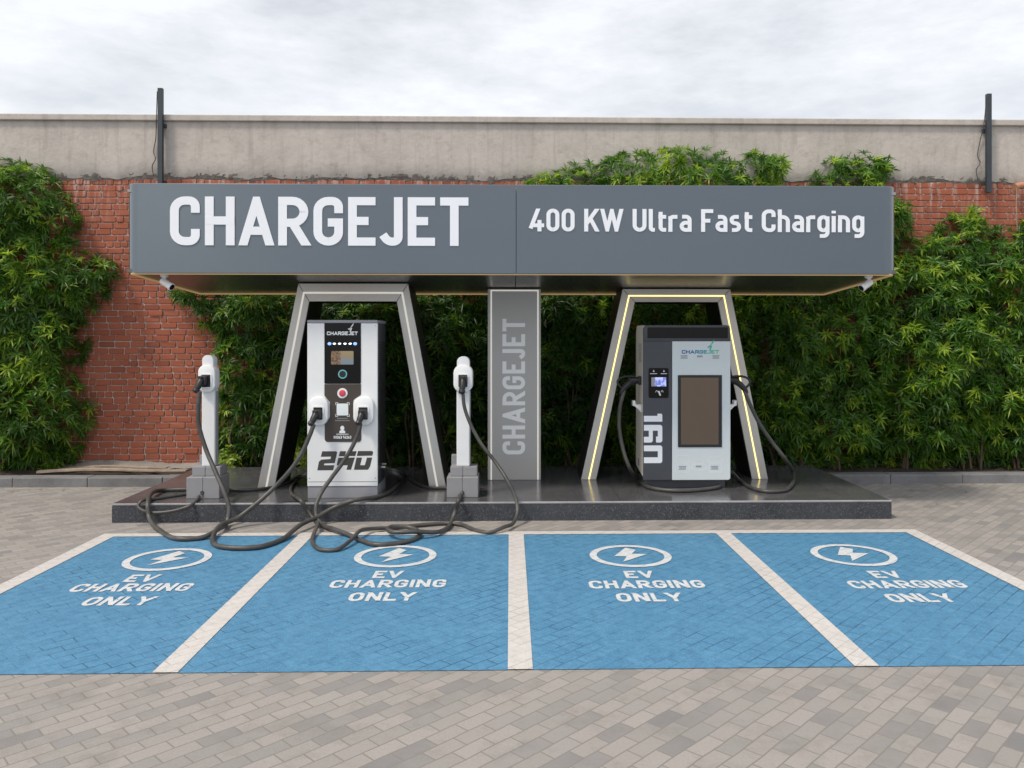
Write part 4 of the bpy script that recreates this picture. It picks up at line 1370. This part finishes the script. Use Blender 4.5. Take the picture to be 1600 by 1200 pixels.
cable('grey cable swinging from the right post past the sign column to the coil',
      [('y', 723.5, 616, RY - .12), ('y', 725.5, 635, RY - .12), ('y', 734, 660, RY - .13), ('y', 751, 692, RY - .15), ('y', 774, 722, RY - .18), ('y', 794, 753, 8.82), ('y', 806, 780, 8.76), ('y', 808.5, 800, 8.68), ('y', 802, 817, 8.56), ('g', 788, 828, .03), ('g', 765, 832), ('g', 745, 829), ('g', 722, 820), ('g', 700, 817.5), ('g', 660, 820), ('g', 615, 824.5), ('g', 583, 829, .02), ('g', 563, 837, .05), ('g', 549, 848, .03), ('g', 525, 859), ('g', 503, 859), ('g', 489, 849), ('g', 489, 838), ('g', 496, 827, .05), ('y', 491, 812, 8.76), ('y', 481, 797, 8.81), ('p', 471, 785, .01), ('p', 456, 772), ('p', 455, 761), ('p', 466, 750, .01), ('y', 480, 741, 9.34)], .020,
      ccs_plug(rp, (724.5, 594), (722.5, 614), RY))
cable('grey cable running along the platform from the white charger to the right post',
      [('y', 605, 732.5, 9.38), ('y', 617, 735, 9.36), ('p', 634, 746, .01), ('p', 652, 756), ('p', 672, 762), ('p', 699, 762.5)], .017)
cable('grey cable running along the platform behind the left post to the white charger',
      [('p', 357, 765), ('p', 385, 765.5), ('p', 415, 763), ('p', 445, 756), ('p', 463, 748, .01), ('y', 480, 739.5, 9.36)], .017)

# ------------------------------------------------------------------ security cameras
def sec_cam(px, s, label):
    m = P(px, 430, 9.0)
    zt = zbot(9.0) + .010
    t = thing('security_camera', (m.x, 9.0, zt), label, 'camera', 'security cameras under the canopy')
    obj('mount', lathe(bmesh.new(), [(.045, 0), (.045, -.018), (.030, -.03), (.016, -.036), (.016, -.055)], (m.x, 9.0, zt), (0, 0, 1), 20), M['white_plastic'], t, smooth=True)
    d = Vector((s * .80, -.22, -.50)).normalized()
    a = Vector((m.x - s * .012, 9.0, zt - .075))
    obj('housing', lathe(bmesh.new(), [(.020, -.028), (.036, -.02), (.040, 0), (.040, .09), (.043, .095), (.043, .125), (.036, .127)], a, d, 20), M['white_plastic'], t, smooth=True)
    obj('lens', lathe(bmesh.new(), [(.034, .126), (.034, .129), (.014, .128), (.012, .131), (.001, .132)], a, d, 20), M['black_gloss'], t, smooth=True)
sec_cam(257, 1, 'small white camera under the left end of the canopy')
sec_cam(1357, -1, 'small white camera under the right end of the canopy')

# ------------------------------------------------------------------ shrubs
def leaves_mesh(name, org, axis, tone, rng, nl, length, width, mat, parent, spread=(35, 85), curl=.25, blunt=.55):
    """whorls of lance leaves: one whorl per origin, nl leaves each, folded along the midrib and drooping"""
    n = len(org)
    axis = axis / np.linalg.norm(axis, axis=1, keepdims=True)
    ref = np.where(np.abs(axis[:, 2:3]) < .9, np.array([[0, 0, 1.]]), np.array([[1., 0, 0]]))
    u = np.cross(axis, ref); u /= np.linalg.norm(u, axis=1, keepdims=True)
    v = np.cross(axis, u)
    rep = lambda a: np.repeat(a, nl, axis=0)
    O, A, U, W, T = rep(org), rep(axis), rep(u), rep(v), rep(tone)
    k = np.tile(np.arange(nl), n)
    phi = k * 2.39996 + rng.uniform(0, .7, n * nl) + np.repeat(rng.uniform(0, 6.28, n), nl)
    th = np.radians(spread[0] + (spread[1] - spread[0]) * (1 - k / nl) + rng.normal(0, 9, n * nl))
    rad = U * np.cos(phi)[:, None] + W * np.sin(phi)[:, None]
    d = A * np.cos(th)[:, None] + rad * np.sin(th)[:, None]
    L = length * rng.uniform(.65, 1.15, n * nl) * np.repeat(rng.uniform(.8, 1.15, n), nl)
    wd = width * rng.uniform(.75, 1.2, n * nl)
    side = np.cross(d, A + rng.normal(0, .15, A.shape)); side /= np.linalg.norm(side, axis=1, keepdims=True) + 1e-9
    up = np.cross(side, d)
    base = O - A * (k / nl * .05)[:, None] + d * .006
    s = L[:, None]
    droop = np.array([0, 0, -1.]) * (curl * L)[:, None]
    mid = base + d * s * .5 + droop * .18
    tip = base + d * s + droop
    w = wd[:, None]
    m1 = base + d * s * .22 + droop * .04
    m2 = base + d * s * blunt + droop * .3
    fold = up * w * .35
    verts = np.stack([base, m1 + side * w * .8 + fold, m2 + side * w * .75 + fold, tip, m2 - side * w * .75 + fold, m1 - side * w * .8 + fold, mid], axis=1).reshape(-1, 3)
    m = n * nl
    b = (np.arange(m) * 7)[:, None]
    faces = np.concatenate([b + np.array([[0, 6, 2, 1]]), b + np.array([[6, 3, 2, 2]])[:, :4], b + np.array([[0, 5, 4, 6]])], axis=1)
    quads = np.concatenate([b + np.array([[0, 1, 2, 6]]), b + np.array([[0, 6, 4, 5]])], axis=1).reshape(-1, 4)
    tris = np.concatenate([b + np.array([[6, 2, 3]]), b + np.array([[6, 3, 4]])], axis=1).reshape(-1, 3)
    me = bpy.data.meshes.new(name)
    nq, nt = len(quads), len(tris)
    me.vertices.add(len(verts)); me.vertices.foreach_set('co', verts.astype(np.float32).ravel())
    me.loops.add(nq * 4 + nt * 3)
    me.loops.foreach_set('vertex_index', np.concatenate([quads.ravel(), tris.ravel()]).astype(np.int32))
    me.polygons.add(nq + nt)
    me.polygons.foreach_set('loop_start', np.concatenate([np.arange(nq) * 4, nq * 4 + np.arange(nt) * 3]).astype(np.int32))
    me.update(calc_edges=True)
    at = me.attributes.new('tone', 'FLOAT', 'FACE')
    Tl = np.clip(T + rng.normal(0, .10, m), 0, 1)
    at.data.foreach_set('value', np.concatenate([np.repeat(Tl, 2), np.repeat(Tl, 2)]).astype(np.float32))
    me.validate()
    return link_mesh(name, me, mat, parent)

def in_poly(x, z, poly):
    c = np.zeros(len(x), bool)
    n = len(poly)
    for i in range(n):
        (x1, z1), (x2, z2) = poly[i], poly[(i + 1) % n]
        hit = ((z1 > z) != (z2 > z)) & (x < (x2 - x1) * (z - z1) / (z2 - z1 + 1e-12) + x1)
        c ^= hit
    return c

def edge_dist(x, z, poly, skip_low=.25):
    d = np.full(len(x), 9.0)
    n = len(poly)
    for i in range(n):
        (x1, z1), (x2, z2) = poly[i], poly[(i + 1) % n]
        if z1 < skip_low and z2 < skip_low: continue
        dx, dz = x2 - x1, z2 - z1
        t = np.clip(((x - x1) * dx + (z - z1) * dz) / (dx * dx + dz * dz + 1e-12), 0, 1)
        d = np.minimum(d, np.hypot(x - x1 - t * dx, z - z1 - t * dz))
    return d

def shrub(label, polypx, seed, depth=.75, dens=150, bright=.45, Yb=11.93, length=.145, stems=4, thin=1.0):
    rng = np.random.default_rng(seed)
    poly = [(P(a, HY, 11.6).x, P(800, b, 11.6).z) for a, b in polypx]
    poly = [(x, max(.10, z)) for x, z in poly]
    xs = [p[0] for p in poly]; zs = [p[1] for p in poly]
    area = abs(sum(poly[i][0] * poly[(i + 1) % len(poly)][1] - poly[(i + 1) % len(poly)][0] * poly[i][1] for i in range(len(poly)))) / 2
    cx = (min(xs) + max(xs)) / 2
    t = thing('climbing_shrub', (cx, 11.6, .1), label, 'shrub', 'leafy shrubs along the wall')
    # lumps: branch ends that stand out from the mass
    nb = int(area * 5) + 4
    bx = rng.uniform(min(xs), max(xs), nb); bz = rng.uniform(min(zs), max(zs), nb)
    ba = rng.uniform(.10, .42, nb); br = rng.uniform(.13, .30, nb)
    def thick(x, z):
        d = edge_dist(x, z, poly)
        ins = in_poly(x, z, poly)
        d = np.where(ins, d, 0)
        lump = np.zeros(len(x))
        for k in range(nb):
            lump = np.maximum(lump, ba[k] * np.exp(-((x - bx[k]) ** 2 + ((z - bz[k]) * 1.1) ** 2) / br[k] ** 2))
        low = np.clip((z - .1) / .5, .35, 1)
        return (depth * .62 * (1 - np.exp(-d / .22)) + lump * np.clip(d / .15, 0, 1)) * low + .05
    dens *= 1.55
    n0 = int(dens * area * 2.2)
    x = rng.uniform(min(xs), max(xs), n0); z = rng.uniform(min(zs), max(zs), n0)
    k = in_poly(x, z, poly); x, z = x[k], z[k]
    n = min(len(x), int(dens * area)); x, z = x[:n], z[:n]
    # gaps: thin out cells of the crown
    gx = np.sin(x * 5.1 + seed) * np.sin(z * 6.3 + seed * 2) + .6 * np.sin(x * 11 + z * 4) 
    keep = (gx > -1.2) | (rng.random(n) < .35)
    d0 = edge_dist(x, z, poly)
    keep &= (d0 > .10) | (rng.random(n) < .55)
    x, z = x[keep], z[keep]; n = len(x)
    T = thick(x, z)
    e = .05
    gxx = (thick(x + e, z) - thick(x - e, z)) / (2 * e); gzz = (thick(x, z + e) - thick(x, z - e)) / (2 * e)
    back = rng.exponential(.24, n) * (rng.random(n) < .7)
    yy = np.minimum(Yb - T + back + rng.normal(0, .035, n), Yb - .02)
    nrm = np.stack([-gxx * -1, -np.ones(n), -gzz * -1], axis=1)
    nrm = np.stack([-gxx, -np.ones(n), -gzz], axis=1)
    nrm /= np.linalg.norm(nrm, axis=1, keepdims=True)
    axis = nrm + rng.normal(0, .38, (n, 3)) + np.array([0, 0, .35])
    org = np.stack([x, yy, z], axis=1)
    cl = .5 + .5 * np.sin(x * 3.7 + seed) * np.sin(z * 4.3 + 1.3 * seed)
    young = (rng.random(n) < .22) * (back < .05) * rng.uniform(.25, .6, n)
    tone = np.clip(bright * .6 - .06 + .32 * cl + rng.normal(0, .10, n) + young, 0, 1)  # bright paints canopy shade and sunlit tops into the leaf tone
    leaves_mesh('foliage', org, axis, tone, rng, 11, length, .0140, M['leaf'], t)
    # stems
    bm = bmesh.new(); rr = random.Random(seed)
    for s in range(stems):
        xb = min(max(cx + rr.uniform(-.42, .42) * (max(xs) - min(xs)), min(xs) + .1), max(xs) - .1)
        for b_ in range(rr.choice((2, 3))):
            xt = xb + rr.uniform(-.5, .5); top = .1 + (max(zs) - .1) * rr.uniform(.45, .85)
            pts = [(xb + rr.uniform(-.03, .03), 11.62 + rr.uniform(-.1, .1), .06)]
            for q in range(1, 5):
                f = q / 4
                pts.append((xb + (xt - xb) * f + rr.uniform(-.07, .07), 11.60 + rr.uniform(-.14, .16), .1 + (top - .1) * f))
            path = catmull(pts, 4)
            pa = np.array([(p.x, p.z) for p in path]); ok = in_poly(pa[:, 0], np.maximum(pa[:, 1], .16), poly)
            if not ok.all():
                path = path[:max(3, int(np.argmin(ok)))] if ok[0] else []
            if len(path) < 4: continue
            tube(bm, path, [.017 * (1 - .7 * i / len(path)) for i in range(len(path))], 6)
    obj('stems', bm, M['bark'], t, smooth=True)
    return t

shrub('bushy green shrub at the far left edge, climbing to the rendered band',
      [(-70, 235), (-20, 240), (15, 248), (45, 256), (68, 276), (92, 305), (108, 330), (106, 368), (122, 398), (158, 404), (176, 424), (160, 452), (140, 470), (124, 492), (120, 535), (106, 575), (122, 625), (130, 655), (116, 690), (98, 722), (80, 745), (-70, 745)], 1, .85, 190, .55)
shrub('loose green shrub behind the left cable post, thinning onto the brick',
      [(240, 452), (262, 446), (300, 440), (480, 440), (500, 740), (350, 740), (318, 700), (298, 672), (316, 640), (336, 600), (318, 560), (330, 540), (306, 510), (302, 488), (268, 474)], 2, .62, 170, .28)
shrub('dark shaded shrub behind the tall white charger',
      [(450, 445), (640, 440), (650, 742), (455, 742)], 3, .6, 230, .12)  # low leaf tone puts canopy shade into the colour, next two alike
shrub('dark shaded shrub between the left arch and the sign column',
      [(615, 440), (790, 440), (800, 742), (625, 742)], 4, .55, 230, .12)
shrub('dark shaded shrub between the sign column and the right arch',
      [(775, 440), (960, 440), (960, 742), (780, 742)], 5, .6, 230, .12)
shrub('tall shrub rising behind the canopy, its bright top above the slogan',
      [(786, 300), (806, 284), (832, 268), (856, 256), (892, 252), (918, 238), (960, 232), (1010, 225), (1090, 222), (1160, 226), (1215, 234), (1240, 252), (1238, 285), (1225, 320), (1200, 430), (1180, 742), (935, 742), (930, 430), (900, 320)], 6, .8, 150, .62)  # raised leaf tone paints sunlight into this shrub
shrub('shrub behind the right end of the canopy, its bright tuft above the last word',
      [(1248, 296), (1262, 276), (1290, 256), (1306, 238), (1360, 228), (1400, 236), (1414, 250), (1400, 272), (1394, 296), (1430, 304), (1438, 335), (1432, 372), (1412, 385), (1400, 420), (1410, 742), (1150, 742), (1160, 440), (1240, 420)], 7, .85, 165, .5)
shrub('dense green shrub right of the canopy, against the kerb',
      [(1370, 400), (1410, 382), (1450, 360), (1476, 362), (1492, 334), (1520, 318), (1546, 316), (1552, 352), (1560, 380), (1545, 744), (1365, 744)], 8, .95, 180, .5)
shrub('dense green shrub at the far right edge of the paving',
      [(1500, 400), (1540, 366), (1575, 348), (1600, 342), (1680, 330), (1690, 744), (1490, 744)], 9, .95, 180, .5)

# low lime-green plants behind the platform
def low_plant(label, px, py, w, h, seed):
    rng = np.random.default_rng(seed)
    c = P(px, py, 11.42)
    t = thing('low_plant', (c.x, 11.42, .1), label, 'plant', 'lime green plants behind the platform')
    n = 150
    a = rng.normal(0, 1, (n, 3)); a /= np.linalg.norm(a, axis=1, keepdims=True)
    a[:, 2] = np.abs(a[:, 2])
    r = rng.uniform(.55, 1.05, n)[:, None]
    org = np.array([c.x, 11.42, .12]) + a * r * np.array([w, .16, h])
    tone = np.clip(rng.normal(.5, .22, n), 0, 1)
    leaves_mesh('foliage', org, a + np.array([0, -.4, .4]), tone, rng, 7, .075, .019, M['lime_leaf'], t, (30, 80), .2, .6)
    bm = bmesh.new()
    for i in range(5):
        d = a[i]
        tube(bm, catmull([(c.x, 11.42, .06), (c.x + d[0] * w * .4, 11.42 + d[1] * .06, .12 + h * .4), (c.x + d[0] * w * .8, 11.42 + d[1] * .12, .12 + h * .8)], 3), .006, 6)
    obj('stems', bm, M['bark'], t)
low_plant('lime green plant right of the left cable post', 356, 715, .17, .36, 21)
low_plant('lime green plant between the left arch leg and the white charger', 464, 715, .24, .52, 22)
low_plant('lime green plant between the right cable post and the sign column', 747, 715, .22, .52, 23)

# dry leaf litter along the kerb and bed
rng = np.random.default_rng(77)
n = 170
lx = rng.uniform(-8.5, 8.5, n)
onbed = rng.random(n) < .45
onbed |= (lx > PLX0 - .05) & (lx < PLX1 + .05)
ly = np.where(onbed, rng.uniform(11.25, 11.8, n), KY0 - .02 - rng.exponential(.22, n))
lz = np.where(onbed, .15, .006)
ax = np.stack([rng.normal(0, .12, n), rng.normal(0, .12, n), np.ones(n)], axis=1)
M['dry_leaf'] = leaf_mat('dry_leaf', (.16, .10, .04), (.30, .21, .08), (.42, .36, .14), .2)
o = leaves_mesh('leaf_litter', np.stack([lx, ly, lz], axis=1), ax, rng.random(n), rng, 1, .075, .012, M['dry_leaf'], None, (70, 82), .02, .55)
tag(o, 'dry fallen leaves scattered along the kerb and soil', 'leaf litter', kind='stuff')
